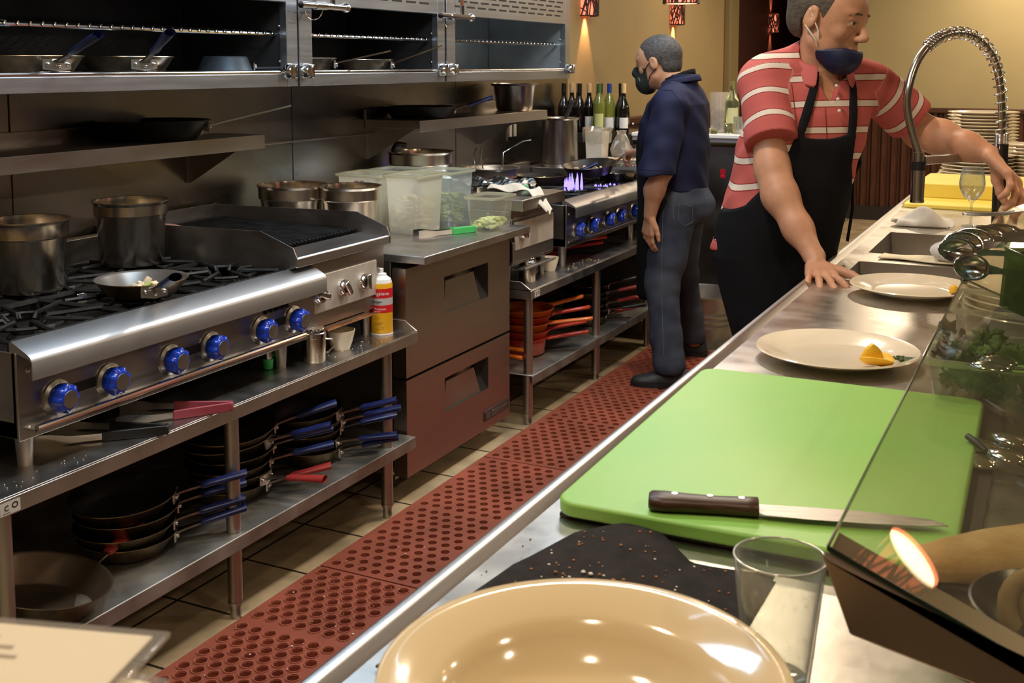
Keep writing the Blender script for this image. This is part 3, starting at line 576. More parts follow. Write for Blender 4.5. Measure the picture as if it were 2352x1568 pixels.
tub('bluish clear food tub with green leaves, just beyond the front white tub',-2.425,-2.235,3.985,4.185,.886,.228,PLASB,M('packed_dill',(.34,.36,.13),.6,0,var=.4,vs=30),.13,seed=3)
t=tub('white food tub with faint red print, behind the two stockpots',-2.66,-2.45,3.775,3.965,.886,.225,PLASW,M('pale_flour',(.75,.68,.52),.6),.10,seed=4)
b=MB(); b.box(-.01,.012,-.0965,-.0958,.188,.200); b.box(.016,.034,-.0965,-.0958,.186,.201); b.build('faded_print',M('faded_red_print',(.45,.22,.22),.6),t)
tub('clear food tub at the back of the row of tubs on the refrigerator',-2.66,-2.46,4.0,4.19,.886,.222,PLASB,None,seed=5)
tub('low clear square tub with chopped lettuce at the edge of the refrigerator top',-2.17,-2.03,3.965,4.155,.887,.135,PLASC,M('chopped_lettuce',(.50,.58,.14),.5,0,col2=(.78,.76,.45),vs=40),.038,seed=6,name='clear_tub')
# ---------------------------------------------------------------- tongs
def tongs(label,loc,rz,gripm,L=.26,gl=.10,open_=.05,rot=None):
    t=T('serving_tongs',label,'tongs',loc,rz,rot=rot)
    for s in(-1,1):
        b=MB(); pts=[(x,s*(.004+open_*(1-x/L)*.55+.0),0) for x in [L*i/10 for i in range(11)]]
        wd=[.016,.018,.014,.009,.008,.008,.009,.010,.010,.009,.006]
        b.rings([[(p[0],p[1]+s*dy,dz) for dy,dz in((0,-w_),(.0016,-w_),(.0016,w_),(0,w_))] for p,w_ in zip(pts,wd)])
        b.build('tong_arm',CHROME,t)
        g=MB(); g.rings([[(x,s*(.004+open_*(1-x/L)*.55)+s*dy,dz) for dy,dz in((-.002,-.012),(.006,-.012),(.006,.012),(-.002,.012))] for x in(L-gl,L-gl*.5,L-.004)])
        g.build('tong_grip',gripm,t,bevel=.002)
    MB().box(L-.008,L+.004,-.012,.012,-.012,.012).build('hinge_cap',gripm,t,bevel=.004)
    return t
GREENR=M('green_grip',(.05,.42,.10),.4)
tongs('steel tongs with green grips lying on the refrigerator top before the white tub',(-2.235,3.70,.899),R(62),GREENR,.27,.11,.03)
tongs('tongs with green grips lying on the far griddle by the foil tray',(-2.33,4.36,.998),R(58),M('mint_grip',(.14,.45,.22),.4),.27,.14,.02)
tongs('tongs with pink grips lying on the near stand under the range',(-2.20,2.13,.638),R(42),M('pink_grip',(.30,.05,.07),.45),.29,.15,.13)
tongs('tongs with black grips lying on the near stand under the range',(-2.26,1.93,.638),R(33),BLACKR,.31,.15,.13)
t=T('green_peeler','small tool with a green handle upright under the near range ledge','kitchen tool',(-2.16,2.70,.627))
MB().cyl((0,0,.0),(0,0,.03),.014,.017).build('green_cap',GREENR,t); MB().tube([(.0,.012,.02),(.0,.03,.05),(.0,.034,.075)],.006,8,flat=.5).build('green_handle',GREENR,t); MB().cyl((0,0,.03),(0,0,.072),.012).build('steel_neck',CHROME,t)
# foil tray, towel, small things on the griddle
FOIL=M('crumpled_foil',(.80,.84,.86),.22,1,bump=1,bs=60)
t=T('foil_covered_tray','baking tray covered with crumpled foil on the far griddle','tray',(-2.40,4.55,.985),R(4))
MB().box(-.17,.20,-.09,.13,0,.022).build('tray',STEELD,t,bevel=.006)
r_=random.Random(5); MB().grid(lambda u,v:(-.185+.40*u,-.10+.25*v,.030+.018*math.sin(9*u+3*v)*math.cos(13*v+2*u)+.006*r_.random()-.02*(abs(u-.5)>.47)),26,16).build('foil_cover',FOIL,t,smooth=0)
def towel(label,loc,rz,nu,nv,fn,mat=TOWEL,name='kitchen_towel',stripe=None):
    t=T(name,label,'towel',loc,rz); MB().grid(fn,nu,nv).build('cloth',mat,t,smooth=180,solid=.004,sub=1)
    return t
def tw(u,v):
    x=-.15+.33*u; y=-.06+.12*v; z=.018+.022*math.sin(pi*v)*(.6+.4*math.sin(7*u))+.008*math.sin(14*u+5*v)
    if u>.62: k=(u-.62)/.38; x=-.15+.33*.62+.075*k; z=z*(1-k)-.075*k+.012*math.sin(9*v); y*=1-.5*k
    return (x,y,max(z,.006) if u<.62 else z)
towel('white towel heaped on the far griddle, one end hanging over its front edge',(-2.13,4.43,.987),R(0),24,10,tw,TOWEL)
tag(MB().ball((-2.13,4.53,1.0),.02,.012,.012).build('black_utensil_end',BLACKR,None),'black utensil end lying by the white towel on the far griddle','kitchen tool')
# ---------------------------------------------------------------- cups, shakers, spray can
def cup(label,x,y,z,r=.045,h=.062):
    t=T('bouillon_cup',label,'cup',(x,y,z)); n=40
    def rg(rr,zz,f=0): return [(rr*(1+f*math.cos(10*2*pi*j/n))*math.cos(2*pi*j/n),rr*(1+f*math.cos(10*2*pi*j/n))*math.sin(2*pi*j/n),zz) for j in range(n)]
    MB().rings([rg(r*.1,.0),rg(r*.62,0),rg(r*.66,.004),rg(r*.80,h*.35,.012),rg(r*.93,h*.72,.006),rg(r*1.0,h*.95),rg(r*1.01,h),rg(r*.96,h),rg(r*.88,h*.7),rg(r*.6,h*.12),rg(r*.05,h*.1)]).build('cup_bowl',WHITEC,t,smooth=60)
    return t
cup('white fluted cup on the near stand behind the steel shaker',-2.105,3.005,.625,.047,.064)
cup('white fluted cup on the farther stand by the refrigerator',-2.135,4.72,.60,.046,.062)
def shaker(label,x,y,z,h=.098,r=.033,a=.6):
    t=T('steel_shaker',label,'shaker',(x,y,z))
    MB().lathe([(0,0),(r*.96,0),(r,.004),(r,h*.70)],32).build('canister',POTM,t)
    MB().lathe([(r,h*.70),(r*1.05,h*.71),(r*1.05,h*.84),(r*.98,h*.86),(r*.99,h*.93),(r*.9,h*.98),(0,h)],32).build('lid',CHROME,t)
    MB().tube([(r*math.cos(a),r*math.sin(a),h*.62),((r+.022)*math.cos(a),(r+.022)*math.sin(a),h*.60),((r+.026)*math.cos(a),(r+.026)*math.sin(a),h*.38),((r+.004)*math.cos(a),(r+.004)*math.sin(a),h*.18)],.0035,8,up=(0,0,1),flat=1).build('side_handle',CHROME,t)
shaker('steel shaker with side handle on the near stand beside the last blue knob',-2.095,2.845,.625,.108,.037,R(50))
shaker('steel shaker on the farther stand by the refrigerator corner',-2.115,4.445,.60,.11,.038,R(70))
t=T('cooking_spray_can','yellow aerosol cooking spray can with red label on the near stand','spray can',(-2.100,3.245,.625)); t.scale=(1.08,1.08,1.10)
MB().lathe([(0,0),(.034,0),(.035,.003),(.035,.158),(.033,.164)],40).build('can_body',M('yellow_can_print',(.85,.42,.015),.35,.1),t)
MB().lathe([(.033,.164),(.030,.175),(.018,.184),(.016,.187),(.016,.191),(.011,.193),(.0,.193)],36).build('white_dome',M('white_can_dome',(.85,.84,.8),.3),t)
MB().lathe([(.0065,.193),(.0065,.207),(.0,.208)],16).build('spray_nozzle',M('white_nozzle',(.88,.87,.83),.35),t)
def band(z0,z1,m,nm,r=.0354): MB().lathe([(r,z0),(r,z1)],40).build(nm,m,t)
RL=M('red_label_ink',(.62,.015,.02),.4); WL=M('white_label_ink',(.85,.83,.78),.4)
band(.118,.148,RL,'upper_red_band'); band(.096,.118,M('grey_label_ink',(.50,.47,.43),.4),'grey_band'); band(.072,.096,RL,'lower_red_band'); band(.001,.006,WL,'base_band')
def wrap(txt,z,size,mat,r=.0360,ang=-1.15):
    # lettering bent round the can
    c=bpy.data.curves.new('lettering','FONT'); c.body=txt; c.size=size; c.align_x='CENTER'; c.resolution_u=3
    o=bpy.data.objects.new('lettering',c); COL.objects.link(o); dg=bpy.context.evaluated_depsgraph_get(); me=bpy.data.meshes.new_from_object(o.evaluated_get(dg)); bpy.data.objects.remove(o)
    bm=bmesh.new(); bm.from_mesh(me); bmesh.ops.subdivide_edges(bm,edges=[e for e in bm.edges if e.calc_length()>.004],cuts=3)
    for v in bm.verts:
        a=ang+v.co.x/r; v.co=(r*math.cos(a),r*math.sin(a),z+v.co.y)
    bm.to_mesh(me); bm.free(); me.materials.clear(); me.materials.append(mat); o=bpy.data.objects.new('lettering',me); COL.objects.link(o); o.parent=t
wrap('Vegalene',.128,.0165,WL); wrap('Premium',.081,.0105,WL)
def prline(z,a0,a1,h,m):
    n=8; MB().rings([[(.0361*math.cos(a0+(a1-a0)*k/n),.0361*math.sin(a0+(a1-a0)*k/n),zz) for k in range(n+1)] for zz in(z,z+h)],False,False,closed=False).build('fine_print_line',m,t)
prline(.106,-1.75,-1.0,.0022,INK); prline(.101,-1.6,-1.15,.0012,INK); prline(.0755,-1.7,-1.1,.0014,WL)
BFP=M('brown_fine_print',(.42,.20,.01),.5)
for z_,a_,b_ in((.062,-1.8,-1.3),(.056,-1.8,-1.1),(.050,-1.8,-1.2),(.041,-1.8,-.9),(.037,-1.8,-1.0),(.026,-1.2,-.8),(.020,-1.75,-.8)): prline(z_,a_,b_,.0013,BFP)
# ---------------------------------------------------------------- red pots and pans of the farther stand
ORANGEM=M('orange_enamel',(.62,.14,.015),.3,0,coat=.4); REDE=M('red_enamel',(.42,.035,.015),.25,0,coat=.5)
def casserole(label,loc,rz,r,h,mat,long_=True):
    t=T('enamel_saucepan',label,'saucepan',loc,rz,'enamel saucepans on the farther lower shelf')
    MB().lathe([(0,0),(r*.70,0),(r*.86,.012),(r*.93,h-.006),(r,h-.002),(r,h+.003),(r*.92,h+.002),(r*.83,.014),(0,.010)],40).build('pan_body',mat,t,smooth=50)
    n=10; MB().rings([[(r-.004+d, w_*math.cos(2*pi*k/n), h*.85+.10*d+ .009*math.sin(2*pi*k/n)) for k in range(n)] for d,w_ in((0,.026),(.03,.016),(.08,.013),(.15,.015),(.19,.014),(.20,.006))]).build('handle',mat,t,smooth=60)
    return t
for i,(z,m,rz,lb,r,h) in enumerate(((.227,REDE,38,'deep red saucepan, bottom of the red stack, left of the farther stand',.105,.080),(.290,REDE,47,'red saucepan nested second from the bottom of the red stack',.112,.050),(.330,ORANGEM,28,'orange red saucepan in the middle of the red stack',.112,.045),(.366,REDE,44,'red saucepan second from the top of the red stack',.118,.042),(.400,ORANGEM,60,'orange handled saucepan, top of the red stack, brown inside',.128,.040))):
    casserole(lb,(-2.20,4.60+.004*i,z),R(rz),r,h,m)
casserole('orange handled saucepan stacked low behind the front leg of the farther stand',(-2.32,4.40,.227),R(-25),.09,.06,ORANGEM)
casserole('second orange handled saucepan, atop the low one behind the front leg',(-2.32,4.40,.255),R(-20),.092,.06,ORANGEM)
for i in range(2):
    t=T('red_handled_pan',('lower','upper')[i]+' of two red enamel pans on the farther stand under its range','pan',(-2.33,5.10+.02*i,.602+.03*i),R(42-8*i),'red pans on the farther stand')
    MB().lathe([(0,0),(.10,0),(.125,.035),(.122,.036),(.098,.004),(0,.004)],36).build('pan_body',REDE,t,smooth=50)
    MB().rings([[(.12+d,w_*math.cos(k*pi/5),.028+.12*d+.008*math.sin(k*pi/5)) for k in range(10)] for d,w_ in((0,.02),(.04,.011),(.17,.013),(.19,.006))]).build('handle',M('bright_red_handle%d'%i,(.60,.03,.015),.35),t,smooth=60)
for i in range(6):
    skillet('black skillet with a %s handle, %s of the far stack behind the cook'%(('dark red','black')[i%2],('bottom','second','third','fourth','fifth','top')[i]),(-2.20,5.30+.03*(i%2),.227+.031*i),R((52,30,44,60,38,50)[i]),.12,.045,(REDR,BLACKR)[i%2],PANM,group='red and black handled skillets, far stack',up=.12,hl=.17)
# pans cooking on the farther range, and gas flames
skillet('black pan of chopped vegetables at the left of the farther range',(-2.50,5.42,.918),R(45),.145,.05,BLUER,PANM,up=.35,hl=.17,fd=(34,((FOODG,.6),(FOODR,.15),(FOODW,.25))))
skillet('pan lifted by the cook over the flames, chicken pieces inside',(-2.30,5.62,.965),R(52),.150,.055,BLUER,PANT,rot=(R(3),R(-7),R(52)),up=.30,hl=.20,fd=(30,((FOODW,1),)))
skillet('pan of shrimp with a bare handle at the front right of the farther range',(-2.22,5.80,.918),R(30),.115,.045,outer=PANT,bare=True,up=.2,hl=.2,fd=(24,((M('shrimp',(.80,.55,.38),.4),1),)))
for i,(x,y,h) in enumerate(((-2.26,5.33,.10),(-2.30,5.36,.07),(-2.19,5.50,.030),(-2.17,5.66,.022),(-2.27,5.28,.028))):
    b=MB()
    for k in range(7):
        a=2*pi*k/7+i; cx,cy=x+.032*math.cos(a),y+.032*math.sin(a); b.lathe([(.001,0),(.007,h*.25),(.006,h*.5),(.003,h*.8),(.0005,h)],8,cx=cx,cy=cy)
    tag(b.build('gas_flame',FLAME,None,(0,0,.895),smooth=60),('taller blue flame ring left of the lifted pan','second flame just behind the tallest one','small blue flame under the middle of the lifted pan','lowest blue flame by the range front ledge','flame at the left end of the burning burners')[i]+' on the farther range','flame','gas flames')
# ---------------------------------------------------------------- back prep table, pans, lined bin
t=T('prep_table','small steel prep table beyond the farther range against the bar','steel table',(-2.43,6.14,0)); w_=W(t)
MB().box(-2.86,-2.02,5.935,6.335,.925,.957).build('tabletop',STEELW,t,w_,bevel=.003)
MB().box(-2.84,-2.05,5.95,6.325,.12,.925).build('cabinet',STEELD,t,w_,bevel=.003)
for x in(-2.08,-2.80):
    for y in(5.97,6.30): MB().cyl((x,y,0),(x,y,.12),.018).build('leg',LEGS,t,w_)
def sheet(label,x0,x1,y0,y1,z,fm,rz=0,seed=1):
    cx,cy=(x0+x1)/2,(y0+y1)/2; t=T('sheet_pan',label,'sheet pan',(cx,cy,z),rz,'sheet pans on the prep table'); a,b_=(x1-x0)/2,(y1-y0)/2
    MB().rings([[(sx*(a-f),sy*(b_-f),zz) for sx,sy in((1,1),(-1,1),(-1,-1),(1,-1))] for f,zz in((.014,0),(.004,.024),(-.003,.026),(-.003,.022),(.0,.022),(.0,.026),(.006,.026),(.016,.004))],True,True).build('pan_body',M('pale_aluminium_%d'%seed,(.66,.66,.64),.3,.9),t,smooth=0)
    if fm:
        r_=random.Random(seed); q=MB()
        for i in range(60): q.ball((r_.uniform(-a+.03,a-.03),r_.uniform(-b_+.03,b_-.03),.012+.008*r_.random()),r_.uniform(.01,.02),.010,.008,7,4)
        q.build('food_pieces',fm,t)
sheet('lower sheet pan of pale food on the prep table',-2.44,-2.06,5.98,6.20,.957,FOODW,0,2)
sheet('upper sheet pan of pale food on the prep table, by the lined bin',-2.42,-2.10,6.02,6.22,.984,M('breaded_pieces',(.62,.45,.30),.6),R(3),3)
t=T('lined_bin','white bin lined with a clear plastic bag between the tall stockpot and the bar','bin',(-2.53,6.30,.957)); t.location=(-2.505,6.225,.957)
MB().lathe([(.0,0),(.068,0),(.078,.20),(.074,.20),(.064,.006),(0,.006)],4,sx=1,sy=1,M_=Matrix.Rotation(pi/4,4,'Z')).build('bin_body',M('cream_plastic',(.66,.60,.50),.45),t,smooth=0,bevel=.006)
r_=random.Random(8); n=40
MB().rings([[((q+.012*r_.random())*math.cos(2*pi*j/n),(q+.012*r_.random())*math.sin(2*pi*j/n)*.9,z+.012*r_.random()) for j in range(n)] for q,z in((.074,.13),(.082,.17),(.080,.20),(.085,.212),(.070,.218),(.058,.19))],False,False).build('plastic_liner',LINER,t,smooth=0)
tag(MB().rings([[((q+.018*r_.random())*math.cos(2*pi*j/16),(q+.014*r_.random())*math.sin(2*pi*j/16),z) for j in range(16)] for q,z in((.02,0),(.05,.0),(.06,.04),(.035,.09),(.015,.13),(.025,.15))]).build('crumpled_bag',LINER,None,(-2.37,6.27,.98+.032),smooth=0),'crumpled clear plastic bag hanging beside the lined bin','bag')
# ---------------------------------------------------------------- the bar at the back
DPAN=M('scuffed_dark_steel',(.17,.165,.16),.34,1,var=.25,vs=2.5,vscale=(1,1,2.4),rvar=.08)
t=T('bar_counter','back bar with scuffed dark steel front and white edged top','bar',(-2.1,6.7,0)); w_=W(t)
MB().box(-2.88,-1.33,6.47,6.95,0,1.07).build('bar_body',DPAN,t,w_,smooth=0)
MB().box(-1.70,-1.33,6.42,6.47,0,.155).build('kick_curb',M('tan_curb_tile',(.40,.32,.22),.5),t,w_,bevel=.006)
MB().box(-1.70,-1.33,6.415,6.47,.155,.162).build('curb_trim',CHROME,t,w_)
MB().box(-2.88,-2.345,6.40,6.97,1.07,1.132).build('black_stone_top',M('black_stone',(.02,.02,.018),.2),t,w_,bevel=.004)
b=MB(); b.box(-2.345,-1.31,6.37,6.97,1.125,1.147); b.build('white_top',M('white_laminate',(.82,.84,.88),.3),t,w_,bevel=.004)
b=MB(); b.box(-2.345,-1.31,6.385,6.97,1.098,1.125); b.build('aluminium_edge',M('anodised_edge',(.46,.50,.56),.35,.8),t,w_,bevel=.004)
t=T('red_fire_tag','small red tag stuck on the dark bar front','tag',(-1.81,6.469,.91)); MB().box(-.016,.016,-.002,0,-.024,.030).build('tag_plate',M('glossy_red',(.5,.01,.02),.3),t,bevel=.002); MB().lathe([(0,0),(.008,0),(.007,.005),(0,.006)],12,M_=Matrix.Rotation(pi/2,4,'X')).build('tag_seal',M('red_seal',(.7,.05,.05),.3),t,(0,-.002,-.01))
# wine bottles
def bottle(name,label,x,y,z,glass,cap,lab=None,labm=None,r=.037,h=.302,a0=-1.9,slim=False):
    t=T(name,label,'bottle',(x,y,z),0,'wine bottles on the black end of the bar' if x<-2.2 else None); s=h/.302
    sh=.175 if slim else .150
    MB().lathe([(0,.004),(r*.8,0),(r,.006),(r,sh*s),(r*.86,(sh+.022)*s),(.0155,(sh+.062)*s),(.0135,(sh+.08)*s),(.0135,.297*s),(0,.299*s)],32).build('glass_body',glass,t,smooth=60)
    if cap: MB().lathe([(.0148,.243*s),(.0150,.300*s),(.013,h),(0,h)],24).build('capsule',cap,t)
    if lab: 
        n=14; q=MB(); q.rings([[((r+.0006)*math.cos(a0+1.5*k/n),(r+.0006)*math.sin(a0+1.5*k/n),zz) for k in range(n+1)] for zz in(lab[0],lab[1])],False,False,closed=False); q.build('label',labm,t)
    return t
DG=M('dark_red_wine_glass',(.008,.006,.005),.06,0,coat=.5); CORK=M('cork_coloured_capsule',(.55,.38,.20),.4); BC=M('black_capsule',(.015,.012,.012),.3); WLAB=M('white_wine_label',(.72,.72,.70),.6)
GG=M('pale_green_glass',(.30,.34,.07),.05,0,coat=.5,trans=.55); GC=M('green_capsule',(.06,.11,.03),.35); BLC=M('blue_capsule',(.02,.05,.22),.3)
zb=1.132
for i,(x,y,g,c,lb,d) in enumerate(((-2.842,6.50,DG,BC,1,'leftmost wine bottle, black capped, partly behind the tall stockpot'),(-2.80,6.53,DG,CORK,0,'cork capped dark bottle second from the left'),(-2.79,6.61,DG,CORK,0,'cork capped dark bottle behind the second from the left'),(-2.735,6.50,DG,BC,0,'black capped dark bottle behind the spoon handle'),(-2.70,6.57,DG,CORK,1,'cork capped dark bottle with a white label, left one of the middle pair'),(-2.668,6.64,DG,CORK,1,'cork capped dark bottle, right one of the middle pair'),(-2.625,6.57,DG,BC,0,'black capped dark bottle behind the green bottle'),(-2.585,6.45,GG,GC,2,'pale green wine bottle with green capsule'),(-2.545,6.52,GG,BLC,1,'pale green wine bottle with blue and white capsule'),(-2.50,6.60,DG,BC,1,'black capped dark bottle second from the right'),(-2.452,6.52,DG,CORK,1,'rightmost wine bottle on the black bar top, cork capped'))):
    bottle('wine_bottle',d,x,y,zb,g,c,(.03,.095) if lb==1 else ((.04,.12) if lb==2 else None),WLAB if lb==1 else M('green_white_label',(.50,.52,.22),.6),slim=(g is GG))
bottle('wine_bottle','half-empty clear green wine bottle at the right of the bar by the ice pitcher',-1.785,6.55,1.147,M('clear_green_glass',(.75,.9,.55),.03,0,trans=.95),None,(.06,.15),M('pale_olive_label',(.55,.55,.30),.6),.043,.31,-1.9,True)
t=T('ice_pitcher','tall clear acrylic pitcher of ice on the white bar top','pitcher',(-1.862,6.56,1.147))
MB().lathe([(0,0),(.052,0),(.060,.24),(.057,.24),(.049,.006),(0,.006)],36).build('pitcher_wall',thin('acrylic',(.95,.95,.94),.1,.3,(.70,.66,.62),.1),t,smooth=50)
q=MB(); r_=random.Random(4)
for i in range(60): a=r_.uniform(0,6.3); d=.036*math.sqrt(r_.random()); q.box(-.010,.010,-.010,.010,-.008,.008,Matrix.Translation((d*math.cos(a),d*math.sin(a),r_.uniform(.02,.15)))@Matrix.Rotation(r_.uniform(0,3),4,Vector((r_.random(),1,r_.random()))))
q.build('ice_cubes',thin('ice',(.95,.96,.97),.12,.45,(.75,.72,.70)),t)
for i,x in enumerate((-1.905,-1.86)):
    t=T('olive_jar',('left','right')[i]+' small dark jar before the ice pitcher on the bar','jar',(x,6.44,1.147)); MB().lathe([(0,0),(.019,0),(.02,.018),(0,.018)],20).build('jar_body',M('olive_glass%d'%i,(.10,.10,.03),.15),t); MB().lathe([(.0205,.018),(.0205,.027),(0,.027)],20).build('lid',M('greenish_lid%d'%i,(.35,.36,.20),.35,.6),t)
t=T('drinking_tumbler','short clear tumbler at the right end of the bar','tumbler',(-1.725,6.5,1.147)); MB().lathe([(0,0),(.030,0),(.036,.10),(.034,.10),(.028,.008),(0,.008)],28).build('glass_body',thin('tumbler_glass',(.9,.92,.92),.12,.12),t)
# galvanised tub
GALV=M('galvanised_zinc',(.42,.40,.36),.40,.9,col2=(.26,.25,.23),vs=9,rvar=.05,bump=.1)
t=T('galvanised_tub','round galvanised steel tub on the floor behind the cook in the blue shirt','tub',(-1.80,6.03,0))
pr=[(0,.012),(.155,.012),(.160,0),(.163,.012)]
for i in range(25):
    z=.02+i*.0105; pr.append((.163+.045*z/.29+(.004 if i in(2,10,13,16) else 0),z))
pr+= [(.208,.285),(.214,.290),(.214,.297),(.207,.297),(.203,.288),(.156,.02),(0,.018)]
MB().lathe(pr,56,sx=1.0,sy=1.0).build('tub_body',GALV,t,smooth=40)
for s in(0,pi): MB().tube([((.214+.012*math.sin(a))*math.cos(s-.3),.214*math.sin(s-.3)+.035*math.cos(a),.25-.035*math.sin(a)) for a in [pi*i/10 for i in range(11)]],.004,8).build('handle',CHROME,t)
# ---------------------------------------------------------------- floor mats
MATR=M('red_rubber_mat',(.24,.058,.030),.55,0,var=.25,vs=5,bump=.15,bs=200)
RINGM=M('worn_ring_tops',(.34,.10,.06),.5)
def mat(label,y0,y1,ring,seed):
    x0,x1=-2.01,-1.10; W_,L_=x1-x0,y1-y0; t=T('floor_mat',label,'floor mat',((x0+x1)/2,(y0+y1)/2,0),0,'red perforated floor mats'); b=MB(); rg=MB(); zt=.016
    nb=3 if ring else 2; bandw=.034 if ring else .010; cy_=.040 if ring else .043; px=.047 if ring else .050
    hr=.0158 if ring else .0150
    def quad(xa,xb,ya,yb):
        b.add([(xa,ya,zt),(xb,ya,zt),(xb,yb,zt),(xa,yb,zt)],[(0,1,2,3)])
    xs=[-W_/2+.012,-W_/2+.012+.335,-W_/2+.012+.335+bandw,W_/2-.012]
    ylist=[]; bl=(L_-.024-(nb-1)*bandw)/nb
    for k in range(nb): ylist.append((-L_/2+.012+k*(bl+bandw),-L_/2+.012+k*(bl+bandw)+bl))
    quad(-W_/2,-W_/2+.012,-L_/2,L_/2); quad(W_/2-.012,W_/2,-L_/2,L_/2); quad(xs[0],xs[3],-L_/2,-L_/2+.012); quad(xs[0],xs[3],L_/2-.012,L_/2)
    quad(xs[1],xs[2],-L_/2+.012,L_/2-.012)
    for k in range(nb-1): 
        quad(xs[0],xs[1],ylist[k][1],ylist[k+1][0]); quad(xs[2],xs[3],ylist[k][1],ylist[k+1][0])
    for xa,xb in((xs[0],xs[1]),(xs[2],xs[3])):
        for ya,yb in ylist:
            nr=max(1,round((yb-ya)/cy_)); h=(yb-ya)/nr; nc=max(1,round((xb-xa)/px)); wd=(xb-xa)/nc
            for r_ in range(nr):
                Y0=ya+r_*h; off=(r_%2)*wd/2
                if off: quad(xa,xa+off,Y0,Y0+h); quad(xb-off,xb,Y0,Y0+h)
                for c in range(nc-(1 if off else 0)):
                    X0=xa+off+c*wd; cx,cy=X0+wd/2,Y0+h/2
                    out=[(X0+wd,cy),(X0+wd,Y0+h),(cx,Y0+h),(X0,Y0+h),(X0,cy),(X0,Y0),(cx,Y0),(X0+wd,Y0)]
                    inn=[(cx+hr*math.cos(a*pi/4),cy+hr*math.sin(a*pi/4)) for a in range(8)]
                    vs=[(x,y,zt) for x,y in out]+[(x,y,zt) for x,y in inn]+[(x,y,.003) for x,y in inn]
                    b.add(vs,[(i,(i+1)%8,8+(i+1)%8,8+i) for i in range(8)]+[(8+i,8+(i+1)%8,16+(i+1)%8,16+i) for i in range(8)])
                    if ring:
                        vs=[(cx+(hr+o_)*math.cos(a*pi/6),cy+(hr+o_)*math.sin(a*pi/6),z) for o_,z in((.0005,zt),(.0010,zt+.0035),(.0030,zt+.0035),(.0038,zt)) for a in range(12)]
                        rg.add(vs,[(k*12+i,k*12+(i+1)%12,(k+1)*12+(i+1)%12,(k+1)*12+i) for k in range(3) for i in range(12)])
                    else:
                        pass
    b.rings([[(-W_/2,-L_/2,z),(W_/2,-L_/2,z),(W_/2,L_/2,z),(-W_/2,L_/2,z)] for z in(0,zt)],False,False)
    b.add([(-W_/2,-L_/2,.0025),(W_/2,-L_/2,.0025),(W_/2,L_/2,.0025),(-W_/2,L_/2,.0025)],[(0,1,2,3)])
    b.cur=1; b.add(rg.v,rg.f)
    b.build('mat_sheet',[MATR,RINGM],t,smooth=0)
mat('nearest red rubber floor mat with raised rings round its holes',1.62,2.735,True,1)
mat('second red perforated floor mat from the front, in front of the refrigerator',2.742,3.82,False,2)
mat('third red perforated floor mat, in front of the farther stand',3.827,4.98,False,3)
mat('farthest red perforated floor mat, on which the cook stands',4.987,5.82,False,4)
def crumbs(label,name,pts,mats_,s0,s1,seed,cat='crumbs'):
    r_=random.Random(seed); b=MB()
    for k in pts:
        b.cur=r_.randrange(len(mats_)); s=r_.uniform(s0,s1); b.ball(k,s,s*r_.uniform(.6,1),s*.6,6,4)
    return tag(b.build(name,mats_,None),label,cat,kind='stuff')
CR1=M('white_crumb',(.75,.70,.6),.7); CR2=M('brown_crumb',(.38,.16,.05),.7); CR3=M('dark_crumb',(.10,.05,.03),.7)
r_=random.Random(21)
crumbs('white food crumbs scattered over the nearest floor mat','food_crumbs',[(r_.uniform(-1.98,-1.5),r_.uniform(1.9,3.0),.019) for i in range(70)],[CR1,CR2],.0015,.004,2)
crumbs('white salt grains spilt on the near stand','spilt_salt',[(r_.uniform(-2.08,-2.03),r_.uniform(1.65,1.9),.6265) for i in range(16)]+[(r_.uniform(-2.12,-2.02),r_.uniform(2.9,3.2),.6265) for i in range(30)],[CR1],.0008,.002,3)
crumbs('white and yellow bits spilt on the farther stand','spilt_bits',[(r_.uniform(-2.10,-2.02),r_.uniform(4.75,5.1),.602) for i in range(40)],[CR1,M('yellow_crumb',(.6,.5,.15),.6)],.001,.003,4)
# ---------------------------------------------------------------- the service counter with two sinks
t=T('service_counter','long stainless counter with two sink basins and a raised front edge','counter',(-.2,3.8,0)); w_=W(t)
b=MB(); zt=.95; X0,X1,Y0,Y1=-.612,.30,.42,7.35
basins=[(-.56,-.20,3.235,3.545),(-.56,-.20,3.72,4.22)]
xs=[X0,-.56,-.20,X1]; ys=[Y0]+[v for q in basins for v in q[2:]]+[Y1]
for i in range(3):
    for j in range(len(ys)-1):
        if i==1 and any(abs(ys[j]-q[2])<1e-6 for q in basins): continue
        b.add([(xs[i],ys[j],zt),(xs[i+1],ys[j],zt),(xs[i+1],ys[j+1],zt),(xs[i],ys[j+1],zt)],[(0,1,2,3)])
CTOP=M('scratched_counter_steel',(.55,.52,.47),.30,1,var=.10,vs=10,vscale=(1,1.3,1),bump=.07,bs=45,bscale=(1.5,1,1),rvar=.05,detail=9)
b.build('countertop',CTOP,t,w_,smooth=0)
pr=[(-.642,.905),(-.642,.955),(-.640,.9585),(-.636,.960),(-.628,.960),(-.624,.958),(-.612,.950),(-.612,.905)]
b=MB(); b.rings([[(x,y,z) for x,z in pr] for y in(Y0,Y1)]); b.build('raised_edge',STEEL,t,w_,smooth=50)
for q in basins:
    b=MB(); x0,x1,y0,y1=q
    b.add([(x0,y0,zt),(x1,y0,zt),(x1,y1,zt),(x0,y1,zt),(x0+.015,y0+.015,zt-.17),(x1-.015,y0+.015,zt-.17),(x1-.015,y1-.015,zt-.17),(x0+.015,y1-.015,zt-.17)],[(0,1,5,4),(1,2,6,5),(2,3,7,6),(3,0,4,7),(4,5,6,7)])
    s=b.build('sink_basin',M('satin_sink_steel',(.50,.47,.43),.3,1,var=.08),t,w_,smooth=0,bevel=.012)
    MB().lathe([(0,zt-.168),(.035,zt-.168),(.04,zt-.166)],24,cx=(x0+x1)/2,cy=(y0+y1)/2).build('drain',CHROME,s)
